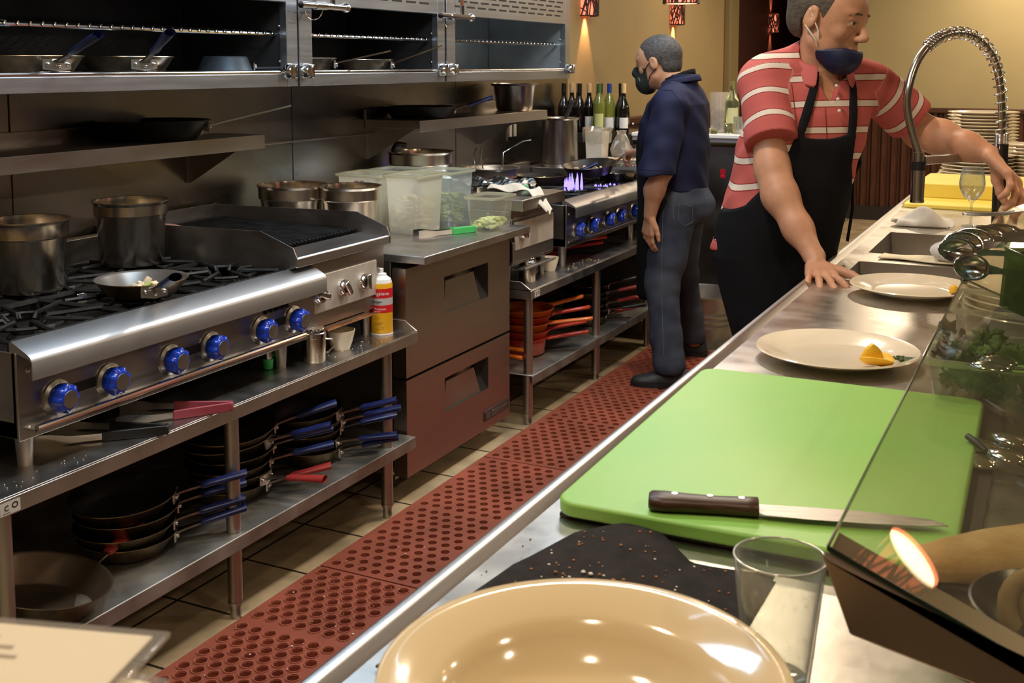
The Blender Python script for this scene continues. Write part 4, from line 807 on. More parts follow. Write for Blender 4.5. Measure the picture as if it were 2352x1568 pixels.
b=MB(); b.box(-.60,.28,Y0+.02,3.2,.10,.915); b.box(-.60,.28,4.25,Y1-.02,.10,.915); b.box(-.60,-.58,3.2,4.25,.10,.915); b.box(-.18,.28,3.2,4.25,.10,.915); b.box(-.60,.28,3.2,4.25,.10,.75)
b.build('cabinet',STEELD,t,w_,smooth=0)
MB().box(-.57,.26,Y0+.05,Y1-.05,0,.10).build('plinth',BLACKI,t,w_)
# ---------------------------------------------------------------- cutting boards and knife
def rboard(name,label,x0,x1,y0,y1,z0,z1,mat,rz=0,rad=.03):
    cx,cy=(x0+x1)/2,(y0+y1)/2; a,b_=(x1-x0)/2,(y1-y0)/2; p=[]
    for qx,qy,s in((1,1,0),(-1,1,pi/2),(-1,-1,pi),(1,-1,1.5*pi)):
        for k in range(7):
            th=s+pi/2*k/6; p.append((qx*(a-rad)+rad*math.cos(th),qy*(b_-rad)+rad*math.sin(th)))
    return tag(MB().prism(p,0,z1-z0).build(name,mat,None,(cx,cy,z0),rz,bevel=.004),label,'cutting board')
tag(MB().box(-.245,.265,-.355,.385,0,.007).build('rubber_mat',M('dark_rubber_underlay',(.035,.025,.02),.5,0,bump=.2,bs=150),None,(-.342,1.688,.95),bevel=.002),'dark rubber mat peeping out under the green cutting board','mat')
rboard('green_cutting_board','big scarred green cutting board in the foreground with a knife on it',-.597,-.103,1.325,2.058,.957,.977,GREENB,R(1))
rboard('yellow_cutting_board','lower yellow cutting board, its front edge showing beyond the spray faucet',-.610,-.06,4.98,5.50,.95,.968,YELB,R(-1),.02)
rboard('yellow_cutting_board','thicker yellow cutting board lying on top of the lower yellow one',-.595,-.07,5.24,5.75,.968,1.03,YELB,R(-1),.02)
def knife():
    t=T('chef_knife','butcher knife with a dark riveted wooden handle on the green board','knife',(-.468,1.352,.9775),math.atan2(1.453-1.352,-.115+.468)); L=.367; hz=.010
    n=14; pr=[(0,.013,.008),(.004,.0165,.0105),(.02,.0175,.011),(.05,.0145,.0105),(.09,.0135,.010),(.125,.0155,.0105),(.138,.0165,.0105),(.1395,.015,.009)]
    MB().rings([[(x,-.002*math.sin(x*25)+1.15*w_*math.copysign(abs(math.cos(2*pi*k/n))**.8,math.cos(2*pi*k/n)),hz+h*math.copysign(abs(math.sin(2*pi*k/n))**.8,math.sin(2*pi*k/n))) for k in range(n)] for x,w_,h in pr]).build('wooden_handle',WOODH,t,smooth=50)
    b=MB()
    for x in(.033,.078,.118): b.lathe([(0,hz+.0108),(.0042,hz+.0108),(.0042,hz+.004)],14,cx=x,cy=.002)
    b.build('rivet',RIVET,t)
    top=[(.139,.0135),(.20,.0150),(.27,.0135),(.32,.008),(.35,.0015),(L,-.0135)]; bot=[(.139,-.0115),(.146,-.0185),(.20,-.0225),(.27,-.0225),(.33,-.0195),(L,-.0145)]
    b=MB(); b.rings([[(x,y,.0075+z) for (x,y),z in((tp,.0013),(tp,-.0013),(bt,-.0002),(bt,.0002))] for tp,bt in zip(top,bot)]); b.build('blade',BLADE,t,smooth=0)
knife()
# ---------------------------------------------------------------- crockery
def plate(label,x,y,z,r,h=.024,mat=WHITEC,parent=None,rim=.62,name='dinner_plate',group=None,rot=None):
    m=MB().lathe([(0,.004),(r*.55,.004),(r*.57,0),(r*.60,0),(r*.62,.004),(r*.97,h-.003),(r*1.0,h),(r*.985,h+.0025),(r*.95,h+.0015),(r*.70,.0125),(r*.64,.0085),(r*.58,.0075),(0,.0075)],64)
    return tag(m.build(name,mat,None,(x,y,z),rot=rot,smooth=50),label,'plate',group)
t=T('pasta_bowl','big tan wide-rimmed pasta bowl in the very foreground','bowl',(-.352,.853,.9575))
r=.176; MB().lathe([(0,.006),(.050,.006),(.052,0),(.060,0),(.062,.006),(.100,.020),(.122,.046),(.130,.052),(.172,.069),(.1765,.0715),(.1775,.0745),(.175,.0765),(.165,.0755),(.134,.0605),(.127,.0565),(.119,.0450),(.105,.0265),(.085,.0165),(.05,.0125),(0,.0115)],96).build('bowl_body',PLATEC,t,smooth=60)
plate('cream plate with a squeezed lemon, right beyond the green cutting board',-.405,2.325,.95,.163)
plate('cream plate beside the propping hand, partly overhanging the near sink',-.352,3.095,.95,.158)
ZEST=M('lemon_peel',(.85,.48,.02),.45,0,bump=.3,bs=250); PULP=M('lemon_flesh',(.85,.62,.12),.3,sss=.1)
def wedge(label,loc,rz,s=1):
    t=T('lemon_wedge',label,'lemon',loc,rz)
    n=12; b=MB()
    b.rings([[(s*.034*math.sin(th)*1.0, s*.026*math.cos(a)*math.sin(th)*1.0, s*.026*max(0,math.sin(a))*math.sin(th)+.001) if False else (s*.036*math.cos(th), s*.026*math.sin(th)*math.cos(a), s*.030*math.sin(th)*math.sin(a)+.001) for a in [pi*k/n for k in range(n+1)]] for th in [pi*(i+.05)/10.1 for i in range(11)]],closed=False)
    b.build('peel',ZEST,t,smooth=60)
    b=MB(); b.rings([[(s*.033*math.cos(th), -s*.003+s*.024*math.sin(th)*y_, s*.002+ s*(.020 if abs(y_)<.9 else 0)*math.sin(th)*0+.001) for y_ in (-1,-.5,0,.5,1)] for th in [pi*(i+.05)/10.1 for i in range(11)]],closed=False); b.build('flesh',PULP,t)
t=T('lemon_wedge','squeezed orange-yellow lemon piece standing on the nearer cream plate','lemon',(-.318,2.262,.961),R(20))
b=MB(); n=20
b.rings([[(.030*math.cos(a)*q,.024*math.sin(a)*q,z+.010*abs(math.sin(a*1.0+.4))*q) for a in [2*pi*k/n for k in range(n)]] for q,z in((.2,.001),(.75,.002),(1.05,.007),(1.12,.012),(1.0,.014),(.7,.009),(.2,.008))]); b.build('peel',ZEST,t,smooth=60)
b=MB(); b.rings([[( -.008+w_*math.cos(a), .004+.009*math.sin(a), z) for a in [2*pi*k/14 for k in range(14)]] for w_,z in((.019,.008),(.022,.018),(.017,.030),(.010,.039),(.003,.044))]); b.build('flesh',M('lemon_skin_fold',(.88,.52,.03),.4,0,bump=.4,bs=180),t,smooth=60)
r_=random.Random(12); b=MB()
for i in range(26):
    a=r_.uniform(0,6.3); b.add([(.02*math.cos(a)*r_.random()+dx,.012*math.sin(a)*r_.random()+dy,.006+dz) for dx,dy,dz in((0,0,0),(.009*math.cos(a),.009*math.sin(a),.004+.004*r_.random()),(.006*math.cos(a+1),.006*math.sin(a+1),.007))],[(0,1,2)])
tag(b.build('green_garnish',M('wilted_herb',(.08,.12,.03),.5,0,var=.5,vs=40),None,(-.275,2.300,.962),smooth=0,solid=.0012),'wilted herb leaves by the lemon on the nearer cream plate','garnish')
tag(MB().ball((0,0,.016),.012,.008,.015).build('lemon_bit',ZEST,None,(-.245,3.045,.961)),'small yellow lemon bit at the edge of the farther cream plate','lemon')
tag(MB().ball((0,0,.009),.012,.008,.008).build('purple_leaf_bit',M('purple_leaf',(.14,.04,.05),.5),None,(-.236,3.012,.962)),'purple leaf bit at the edge of the farther cream plate','garnish')
for i in range(5):
    plate('oval-rimmed cream plate in the low stack behind the clear tubs, %s'%('bottom one','second from the bottom','middle one','second from the top','top one')[i],-.048,2.905,.95+.0165*i,.168,.020,group='plates stacked behind the clear tubs')
t=T('pint_glass','empty clear pint glass between the tan bowl and the sneeze guard','glass',(-.228,1.038,.957))
MB().lathe([(0,0),(.029,0),(.0305,.003),(.0435,.128),(.0428,.1295),(.0415,.128),(.0285,.014),(.02,.012),(0,.012)],64).build('glass_body',GLASSC,t,smooth=50)
MB().tube([(.0430*math.cos(a),.0430*math.sin(a),.1290) for a in [2*pi*k/64 for k in range(65)]],.0010,8,caps=False).build('rim_highlight',M('rim_glint',(.55,.55,.50),.12,.3),t,smooth=180)  # pale opaque ring gives the glass lip its highlight by colour
MB().lathe([(0,.001),(.0275,.001),(.028,.010),(0,.011)],40).build('thick_base',thin('thick_glass_base',(.9,.9,.87),.15,.4,(.35,.35,.31),.05),t,smooth=50)
# black napkin
t=T('black_napkin','black cloth napkin under the tan bowl, one corner raised in a fold','napkin',(-.43,1.12,.9515),R(0))
def npk(u,v):
    x=-.165+.31*u+.02*v*(1-u); yt=float(np.interp(u,[0,.12,.3,.48,.66,1],[.05,.16,.195,.190,.148,.158])); y=-.22+(.22+yt)*v
    z=.0022+.020*max(0,math.sin(pi*min(1,max(0,(u-.02)/.62))))*max(0,(v-.45)/.55)**1.3*(1-.45*v)+.002*math.sin(9*u+4*v)
    return (x,y,z+.0005)
MB().grid(npk,34,34).build('cloth',CLOTHK,t,smooth=180,solid=.0018)
r_=random.Random(31)
crumbs('toast crumbs scattered over the black napkin','napkin_crumbs',[tuple(a+b for a,b in zip(npk(r_.uniform(.08,.95),r_.uniform(.55,.98)),(-.43,1.12,.9532))) for i in range(70)],[CR2,CR1,CR2],.0007,.0022,5)
crumbs('a row of bigger brown crumbs on the napkin beside the tan bowl','toast_bits',[tuple(a+b for a,b in zip(npk(.22+.034*i,.63+r_.uniform(-.02,.05)),(-.43,1.12,.9545))) for i in range(13)],[CR2,CR1],.0018,.0034,6)
crumbs('dark bits dropped along the bare steel edge of the counter','dark_bits',[(r_.uniform(-.61,-.56),r_.uniform(.8,1.35),.951) for i in range(16)],[CR3,M('red_bit',(.2,.02,.02),.5)],.0006,.0016,7)
# ---------------------------------------------------------------- sneeze guard
FRM=M('brown_anodised_frame',(.20,.145,.10),.32,.55,var=.1,vs=6); EDGEG=M('dark_green_glass_edge',(.012,.035,.022),.15,0,coat=.5)
t=T('sneeze_guard','slanted clear glass sneeze guard along the right side of the counter','sneeze guard',(-.05,2.8,.95)); w_=W(t)
sl=.41; gx0,gx1=-.178,.32; gz=lambda x:1.120-sl*(x-gx0)
for ya,yb in((1.003,2.425),(2.432,4.33)):
    b=MB(); b.rings([[(x,y,z) for x,z in((gx0,gz(gx0)),(gx1,gz(gx1)),(gx1,gz(gx1)-.0045),(gx0,gz(gx0)-.0045))] for y in(ya,yb)])
    g=b.build('glass_pane',GLASSP,t,w_,smooth=0)
    MB().box(gx0-.0008,gx0+.0006,ya,yb,gz(gx0)-.0047,gz(gx0)+.0002).build('pane_edge',EDGEG,g)
    c,s=math.cos(math.atan(sl)),math.sin(math.atan(sl))
    b=MB(); b.rings([[(gx0,y,gz(gx0)+.0003),(gx1,y,gz(gx1)+.0003),(gx1,y,gz(gx1)-.0048),(gx0,y,gz(gx0)-.0048)] for y in(ya-.0008,ya+.0006)]); b.build('pane_end_edge',EDGEG,g)
b=MB(); b.rings([[(-.180,y,1.113),(-.155,y,1.048),(.36,y,.862+.098),(.36,y,.905)] if False else [(-.180,y,1.116),(-.154,y,1.048),(.34,y,.951),(.34,y,.905)] for y in(.988,1.0015)])
b.build('end_frame',FRM,t,w_,smooth=0,bevel=.002)
b=MB()
b.rings([[(-.176,y,1.1145),(.34,y,.903),(.34,y,.897),(-.174,y,1.108)] for y in(1.0015,1.050)]); b.build('glass_reflection_strip',FRM,t,w_,smooth=0)  # brown strip below the pane stands in for a reflection in the glass
for y in(2.43,4.30):
    MB().cyl((.20,y,.95),(.20,y,gz(.20)-.004),.010,n=16).build('post',CHROME,t,w_)
MB().ball((gx0+.002,2.428,gz(gx0)-.004),.008,.012,.008).build('pane_clip',BLACKR,t,w_)
# ---------------------------------------------------------------- tubs of greens, tongs and spoons under and on the guard
t=tub('clear tub of red and green kale under the slanted glass',-.205,-.012,2.045,2.275,.95,.092,PLASC,None,name='clear_tub')
KR=M('purple_kale',(.15,.055,.075),.5,0,col2=(.09,.12,.05),vs=25); KG=M('green_kale',(.20,.30,.06),.5,0,col2=(.09,.15,.04),vs=25)
for mt,sd,xr in((KR,3,(-.08,.0)),(KG,4,(-.03,.08))):
    r_=random.Random(sd); b=MB()
    for i in range(70):
        cx,cy,cz=r_.uniform(*xr),r_.uniform(-.085,.085),r_.uniform(.02,.118-.3*max(0,0)); cz=min(cz,.122-.41*(cx+.03)); s=r_.uniform(.014,.026); M_=Matrix.Translation((cx,cy,cz))@Matrix.Rotation(r_.uniform(0,6),4,Vector((r_.random()-.5,r_.random()-.5,r_.random()-.5)))
        n=16; rg=[(0,0,0)]; b.add([(0,0,0)]+[tuple((s*q*math.cos(a)*(1+.12*math.cos(5*a)),s*q*math.sin(a)*.7,.35*s*q*math.sin(6*a+sd)*(q>.6))) for q in(.55,1) for a in [2*pi*k/n for k in range(n)]],[(0,1+k,1+(k+1)%n) for k in range(n)]+[(1+k,1+n+k,1+n+(k+1)%n,1+(k+1)%n) for k in range(n)],M_)
    b.build('kale_leaves',mt,t,smooth=60,solid=.001)
tub('empty clear tub with a wide rim under the glass, beyond the kale',-.200,-.012,2.475,2.70,.95,.097,PLASC,None,name='clear_tub')
t=T('green_storage_bin','translucent green bin tilted on top of the slanted glass, full of cutlery','bin',(-.045,2.30,1.0875),rot=(0,math.atan(sl),0))
GRNP=thin('green_translucent_plastic',(.66,.74,.56),.10,.5,(.12,.17,.08),.08)
b=MB(); b.rings([[(sx*a,sy*b_,z) for sx,sy in((1,1),(-1,1),(-1,-1),(1,-1))] for a,b_,z in((.060,.075,0),(.095,.12,.105),(.100,.125,.107),(.100,.125,.111),(.090,.115,.110),(.056,.071,.004))],True,True); b.build('bin_wall',GRNP,t,smooth=0)
def spoon(label,loc,rz,L=.20,bw=.030,pitch=0,roll=0,i=0):
    t=T('serving_spoon',label,'spoon',loc,rz,'serving spoons on the green bin',rot=(roll,pitch,rz))
    b=MB(); n=16
    for sg,zz in((1,0),):
        b.rings([[(-.045*0+q*.042*math.cos(a)-.03,q*bw*math.sin(a),-.016*(1-q*q)) for a in [2*pi*k/n for k in range(n)]] for q in(.06,.35,.6,.8,1.0)],True,False)
    b.build('spoon_bowl',CHROME,t,smooth=180,solid=.0016)
    MB().rings([[(x,w_*sy,z+sz*.0012) for sy,sz in((-1,-1),(1,-1),(1,1),(-1,1))] for x,w_,z in((.008,.009,-.001),(.03,.0055,.004),(.09,.005,.012),(L*.9,.010,.010),(L,.007,.009))]).build('spoon_handle',CHROME,t)
for i,(x,y,z,rz,p_,rl) in enumerate(((-.150,2.235,1.205,38,6,75),(-.140,2.262,1.215,32,4,65),(-.125,2.285,1.222,27,2,58),(-.105,2.305,1.228,22,0,50),(-.080,2.325,1.232,18,-2,45),(-.125,2.20,1.180,45,10,85))):
    spoon('steel serving spoon heaped on the green bin, %s'%('leftmost and most upright','second from the left','third from the left','second from the right','rightmost','lowest one, bowl hanging down')[i],(x,y,z),R(rz),.17,.024,R(p_),R(rl))
def ftongs(label,loc,rz,rot=None,op=.05):
    t=T('scalloped_tongs',label,'tongs',loc,rz,'scalloped steel tongs beside the kale tub',rot=rot)
    for s in(-1,1):
        MB().rings([[(x,s*(.003+op*(1-x/.22)*.5)+sy*w_,z_+sz*.0015) for sy,sz in((-1,-1),(1,-1),(1,1),(-1,1))] for x,w_,z_ in((.03,.006,.002),(.08,.0055,.006),(.15,.006,.006),(.215,.007,.004))]).build('tong_arm',CHROME,t)
        n=18; cy=s*(.003+op*.5)
        MB().rings([[(.005+q*.036*math.cos(a)*(1+.07*math.cos(7*a)),cy+q*.026*math.sin(a)*(1+.07*math.cos(7*a)),.002+.010*(1-q*q)) for a in [2*pi*k/n for k in range(n)]] for q in(.05,.4,.7,1)],True,False).build('scalloped_head',CHROME,t,smooth=180,solid=.0014)
    MB().cyl((.216,0,-.006),(.216,0,.010),.008).build('hinge',CHROME,t)
ftongs('scalloped tongs lying over the right corner of the kale tub',(-.098,2.005,1.052),R(-15),None,.04)
ftongs('scalloped tongs on the counter right of the green board, front pair',(-.085,1.79,.962),R(-42),None,.05)
ftongs('scalloped tongs on the counter right of the green board, rear pair',(-.085,1.87,.962),R(-38),None,.06)
tag(MB().tube([(-.118,1.815,.985),(-.105,1.80,.982),(-.09,1.785,.975)],[.005,.006,.005],10).build('black_tong_tip',BLACKR,None),'black rubber tip sticking out over the right edge of the green board','tong tip')
t=T('steel_spatula','steel spatula with a rounded bar handle laid across the spoons, under the reaching hand','spatula',(-.19,2.50,1.242),R(18))
MB().rings([[(x,w_*math.cos(a),.004*math.sin(a)+z) for a in [2*pi*k/12 for k in range(12)]] for x,w_,z in((0,.004,0),(.006,.010,0),(.05,.011,0),(.085,.010,.002),(.10,.012,.006))]).build('spatula_handle',STEELW,t,smooth=60)
MB().rings([[(x,w_*s,z+h) for s,h in((-1,-.0008),(1,-.0008),(1,.0008),(-1,.0008))] for x,w_,z in((.095,.012,.006),(.115,.035,.012),(.21,.045,.05))]).build('spatula_blade',STEELW,t,smooth=0)
# ---------------------------------------------------------------- bread and its bowl
CRUST=M('toasted_ciabatta',(.50,.27,.08),.8,0,col2=(.68,.50,.26),vs=12,bump=.8,bs=120); CRUMB=M('pale_bread_crumb',(.70,.58,.40),.9,0,var=.15,vs=30,bump=.8,bs=200)
t=T('ciabatta_bread','piece of toasted ciabatta bread beside the green board, seen through the glass','bread',(-.052,1.405,.951),R(38))
n=18; MB().rings([[(x,w_*math.cos(a)*(1+.04*math.sin(5*x*30+a)),.022+h*math.sin(a)*(1+.06*math.sin(40*x))) for a in [2*pi*k/n for k in range(n)]] for x,w_,h in((-.115,.008,.008),(-.10,.025,.018),(-.06,.038,.024),(0,.045,.028),(.06,.046,.030),(.11,.040,.026),(.13,.020,.014))]).build('loaf',CRUST,t,smooth=60)
t=T('black_bread_bowl','black bowl of grey-tan bread rolls at the right edge of the photo','bowl',(.018,1.245,.951)); 
MB().lathe([(0,0),(.055,0),(.092,.045),(.089,.046),(.053,.006),(0,.006)],48).build('bowl_wall',M('black_melamine',(.02,.014,.012),.25),t,smooth=50)
for i in range(5):
    o=MB().rings([[(-.045+.09*k_/10 if False else (.031+.010*math.sin(a))*math.cos(th), (.031+.010*math.sin(a))*math.sin(th), .0085*math.cos(a)) for a in [2*pi*q/10 for q in range(10)]] for k_,th in enumerate([pi*1.1*k/10+.3 for k in range(11)])]).build('bread_roll',M('grey_tan_bread_%d'%i,(.40,.29,.15),.75,0,col2=(.26,.17,.08),vs=25,bump=.5,bs=100),None,(-.008+.015*i,1.232+.013*i,.995+.003*i),smooth=60,rot=(R(70),0,R(30)))
    tag(o,'curled bread roll in the black bowl, %s'%('leftmost','second from the left','middle one','second from the right','rightmost')[i],'bread','bread rolls in the black bowl')
# ---------------------------------------------------------------- far end of the counter: towel, wine glass, platters
def tw2(u,v):
    x=-.10+.20*u; y=-.055+.11*v; k=math.exp(-((u-.55)/.25)**2); z=.010+.048*k*math.sin(pi*v)**.7+.006*math.sin(11*u+6*v)+.012*math.sin(pi*v)
    return (x+.012*math.sin(7*v),y*(1-.4*(1-u)),max(.003,z*(1 if 0<v<1 else .1)))
t=towel('folded off-white towel with a blue edge stripe between the sink and yellow boards',(-.475,4.42,.951),R(12),26,14,tw2)
MB().tube([tw2(.93+.01*math.sin(v*6),v) if True else 0 for v in [i/12 for i in range(13)]],.0035,6,up=(0,0,1),flat=.6).build('blue_stripe',M('navy_thread',(.02,.03,.14),.9),t)
tag(MB().grid(lambda u,v:(-.15+.30*u,-.045+.09*v+.01*math.sin(8*u),.003+.004*math.sin(10*u)*math.sin(5*v)+.002),24,8).build('folded_cloth',M('cream_cloth',(.72,.62,.42),.9,0,var=.1,vs=15,bump=.4,bs=300),None,(-.36,3.635,.951),R(-4),smooth=180,solid=.004),'flat cream cloth lying on the divider between the two sink basins','cloth')
tag(MB().ball((0,0,.03),.075,.06,.035,18,10).build('white_rag',M('white_cotton',(.72,.66,.60),.9,bump=.3,bs=100),None,(-.29,3.62,.958)),'white rag heaped on the sink divider behind the cream plate','rag')
t=T('wine_glass','clear stemmed wine glass standing before the yellow boards','wine glass',(-.313,4.50,.951))
MB().lathe([(0,0),(.034,0),(.034,.002),(.006,.006),(.0045,.02),(.0045,.085),(.012,.096),(.030,.112),(.043,.138),(.046,.160),(.042,.190),(.034,.222),(.0332,.222),(.041,.190),(.0448,.160),(.0418,.139),(.029,.1135),(.010,.099),(0,.097)],48).build('glass_body',GLASSC,t,smooth=60)
for sx,sy,n,nm,r in((-.408,6.22,8,'low stack behind the yellow boards',.185),(-.427,6.72,19,'tall stack at the far end of the counter',.185),(-.165,6.30,11,'right stack at the photo edge',.12)):
    rr=random.Random(n)
    for i in range(n):
        where={0:'bottom one',n-1:'top one'}.get(i,'%s from the bottom'%('','second','third','fourth','fifth','sixth','seventh','eighth','ninth','tenth','eleventh','twelfth','thirteenth','fourteenth','fifteenth','sixteenth','seventeenth','eighteenth')[i] if i<n-1 else '')
        tilt=R(7) if n==8 else 0
        plate('cream platter, %s, %s'%(where,nm),sx+rr.uniform(-.003,.003),sy+rr.uniform(-.003,.003),.95+.0178*i+(.0 if n!=8 else .0),r,.021,group='platters in the '+nm)
t=tub('clear low tub beside the low stack of platters',-.635+.03,-.595+.01,6.02,6.3,.95,.10,PLASC,None,name='clear_tub') if False else None
tag(MB().box(-.15,.15,-.10,.10,0,.035).build('black_tray',M('black_plastic_tray',(.02,.018,.016),.3),None,(-.03,4.86,.951),bevel=.01),'black tray on the counter at the right of the yellow boards','tray')
cup('small cream bowl between the stacks of platters',-.305,5.98,.95,.05,.06) if False else None
# ---------------------------------------------------------------- spring faucet
FM=M('satin_nickel',(.52,.48,.42),.24,1,var=.05); FB=M('black_faucet_band',(.015,.014,.013),.3)
t=T('spring_faucet','tall pull-down spring faucet arching over the sink in front of the striped shirt','faucet',(-.19,3.9,.951)); w_=W(t)
b=MB(); b.lathe([(0,.951),(.034,.951),(.034,.962),(.026,.968),(.022,.975)],32,cx=-.19,cy=3.9); b.cyl((-.19,3.9,.97),(-.19,3.9,1.30),.021,n=28); b.build('column',M('dark_chrome_column',(.10,.09,.08),.25,.9),t,w_)
path=[(-.191,3.9,1.28),(-.192,3.9,1.36),(-.197,3.893,1.45),(-.210,3.877,1.53),(-.235,3.845,1.592),(-.275,3.79,1.634),(-.325,3.72,1.645),(-.375,3.65,1.622),(-.413,3.595,1.568),(-.434,3.565,1.49),(-.437,3.56,1.42),(-.420,3.56,1.345),(-.400,3.56,1.285)]
def spline(P,n):
    P=[Vector(p) for p in P]; P=[2*P[0]-P[1]]+P+[2*P[-1]-P[-2]]; out=[]
    for i in range(1,len(P)-2):
        for k in range(n):
            u=k/n; a,b_,c,d=P[i-1:i+3]; out.append(.5*((2*b_)+(c-a)*u+(2*a-5*b_+4*c-d)*u*u+(-a+3*b_-3*c+d)*u**3))
    return out+[P[-2]]
sp=spline(path,14); MB().tube(sp,.0115,14).build('hose',FM,t,w_,smooth=60)
def helix(P,i0,i1,turns,rad,wire):
    pts=[]; n=int(turns*14)
    up=Vector((.58,.81,0)).normalized()
    for k in range(n+1):
        f=i0+(i1-i0)*k/n; j=min(int(f),len(P)-2); u=f-j; p=P[j].lerp(P[j+1],u); d=(P[min(j+1,len(P)-1)]-P[max(j-1,0)]).normalized(); a=d.cross(Vector((.81,-.58,0))).normalized(); b_=d.cross(a); th=2*pi*turns*k/n
        pts.append(p+rad*(a*math.cos(th)+b_*math.sin(th)))
    return MB().tube(pts,wire,6)
q=len(sp)
helix(sp,9,q*.56,19,.0185,.0026).build('spring',CHROME,t,w_,smooth=60); helix(sp,0,9,13,.0185,.0028).build('tight_coil',CHROME,t,w_,smooth=60); helix(sp,q*.555,q*.62,6,.0165,.0026).build('end_coil',CHROME,t,w_,smooth=60)
b=MB(); b.cyl((-.400,3.56,1.288),(-.400,3.56,1.262),.016,n=24); b.build('head_collar',FM,t,w_); 
h=MB().cyl((-.400,3.56,1.262),(-.400,3.56,1.236),.0215,n=28).build('black_band',FB,t,w_)
MB().lathe([(0,1.238),(.020,1.238),(.021,1.232),(.0195,1.15),(.021,1.142),(.020,1.138),(0,1.138)],32,cx=-.400,cy=3.56).build('spray_head',FM,t,w_)
d=Vector((-.400+.19,3.56-3.9,0)); b=MB(); u=d.normalized(); v=Vector((-u.y,u.x,0))*.008
b.rings([[tuple(Vector((-.19,3.9,1.264))+d*k+v*s+Vector((0,0,z))) for s,z in((-1,-.014),(1,-.014),(1,.014),(-1,.014))] for k in(0,.93)]); b.build('support_arm',STEELW,t,w_,bevel=.003)
# ---------------------------------------------------------------- menus on an added support
PAPER=M('cream_menu_paper',(.93,.84,.66),.6); GREYI=M('grey_print',(.42,.33,.24),.6); SLV=thin('plastic_sleeve',(.98,.97,.95),.10,.22,(.75,.68,.60),.05)
def menu(label,cx,cy,z,rz,seed,rot=None):
    t=T('plastic_menu_sleeve',label,'menu',(cx,cy,z),rz,'menus stacked at the lower left',rot=rot)
    MB().box(-.292,0,-.226,0,0,.0016).build('paper_sheets',PAPER,t,loc=(-.013,-.012,.0008))
    MB().box(-.308,-.004,-.242,-.006,-.0004,.0034).build('clear_sleeve',SLV,t,bevel=.001)
    r_=random.Random(seed); b=MB(); y=-.03
    while y>-.21:
        x=-.28
        e_=r_.choice((-.16,-.10,-.06,-.12))
        while x<e_:
            l=r_.uniform(.012,.03); b.box(x,min(x+l,e_+.02*r_.random()),y,y+.0035,.0026,.0028); x+=l+.005
        y-=r_.choice((.010,.010,.022))
    b.build('printed_lines',GREYI,t); return t
menu('top plastic menu sleeve of the blurred pile at the lower left',-.479,.509,1.2005,R(17),1)
menu('middle plastic menu sleeve, its corner showing right of the top one',-.447,.474,1.1955,R(9),2)
menu('bottom plastic menu sleeve of the pile, hardly showing',-.452,.468,1.191,R(17),3)
t=T('added_menu_support','wooden support added under the pile of menus at the lower left','stand',(-.62,.33,0),R(17))  # support added so the menus do not float, kept out of view beneath them
MB().box(-.10,.10,-.08,.08,.0,1.16).build('post',WOODT,t,bevel=.004); MB().box(-.14,.125,-.10,.10,1.16,1.1895).build('ledge',WOODT,t,bevel=.004)
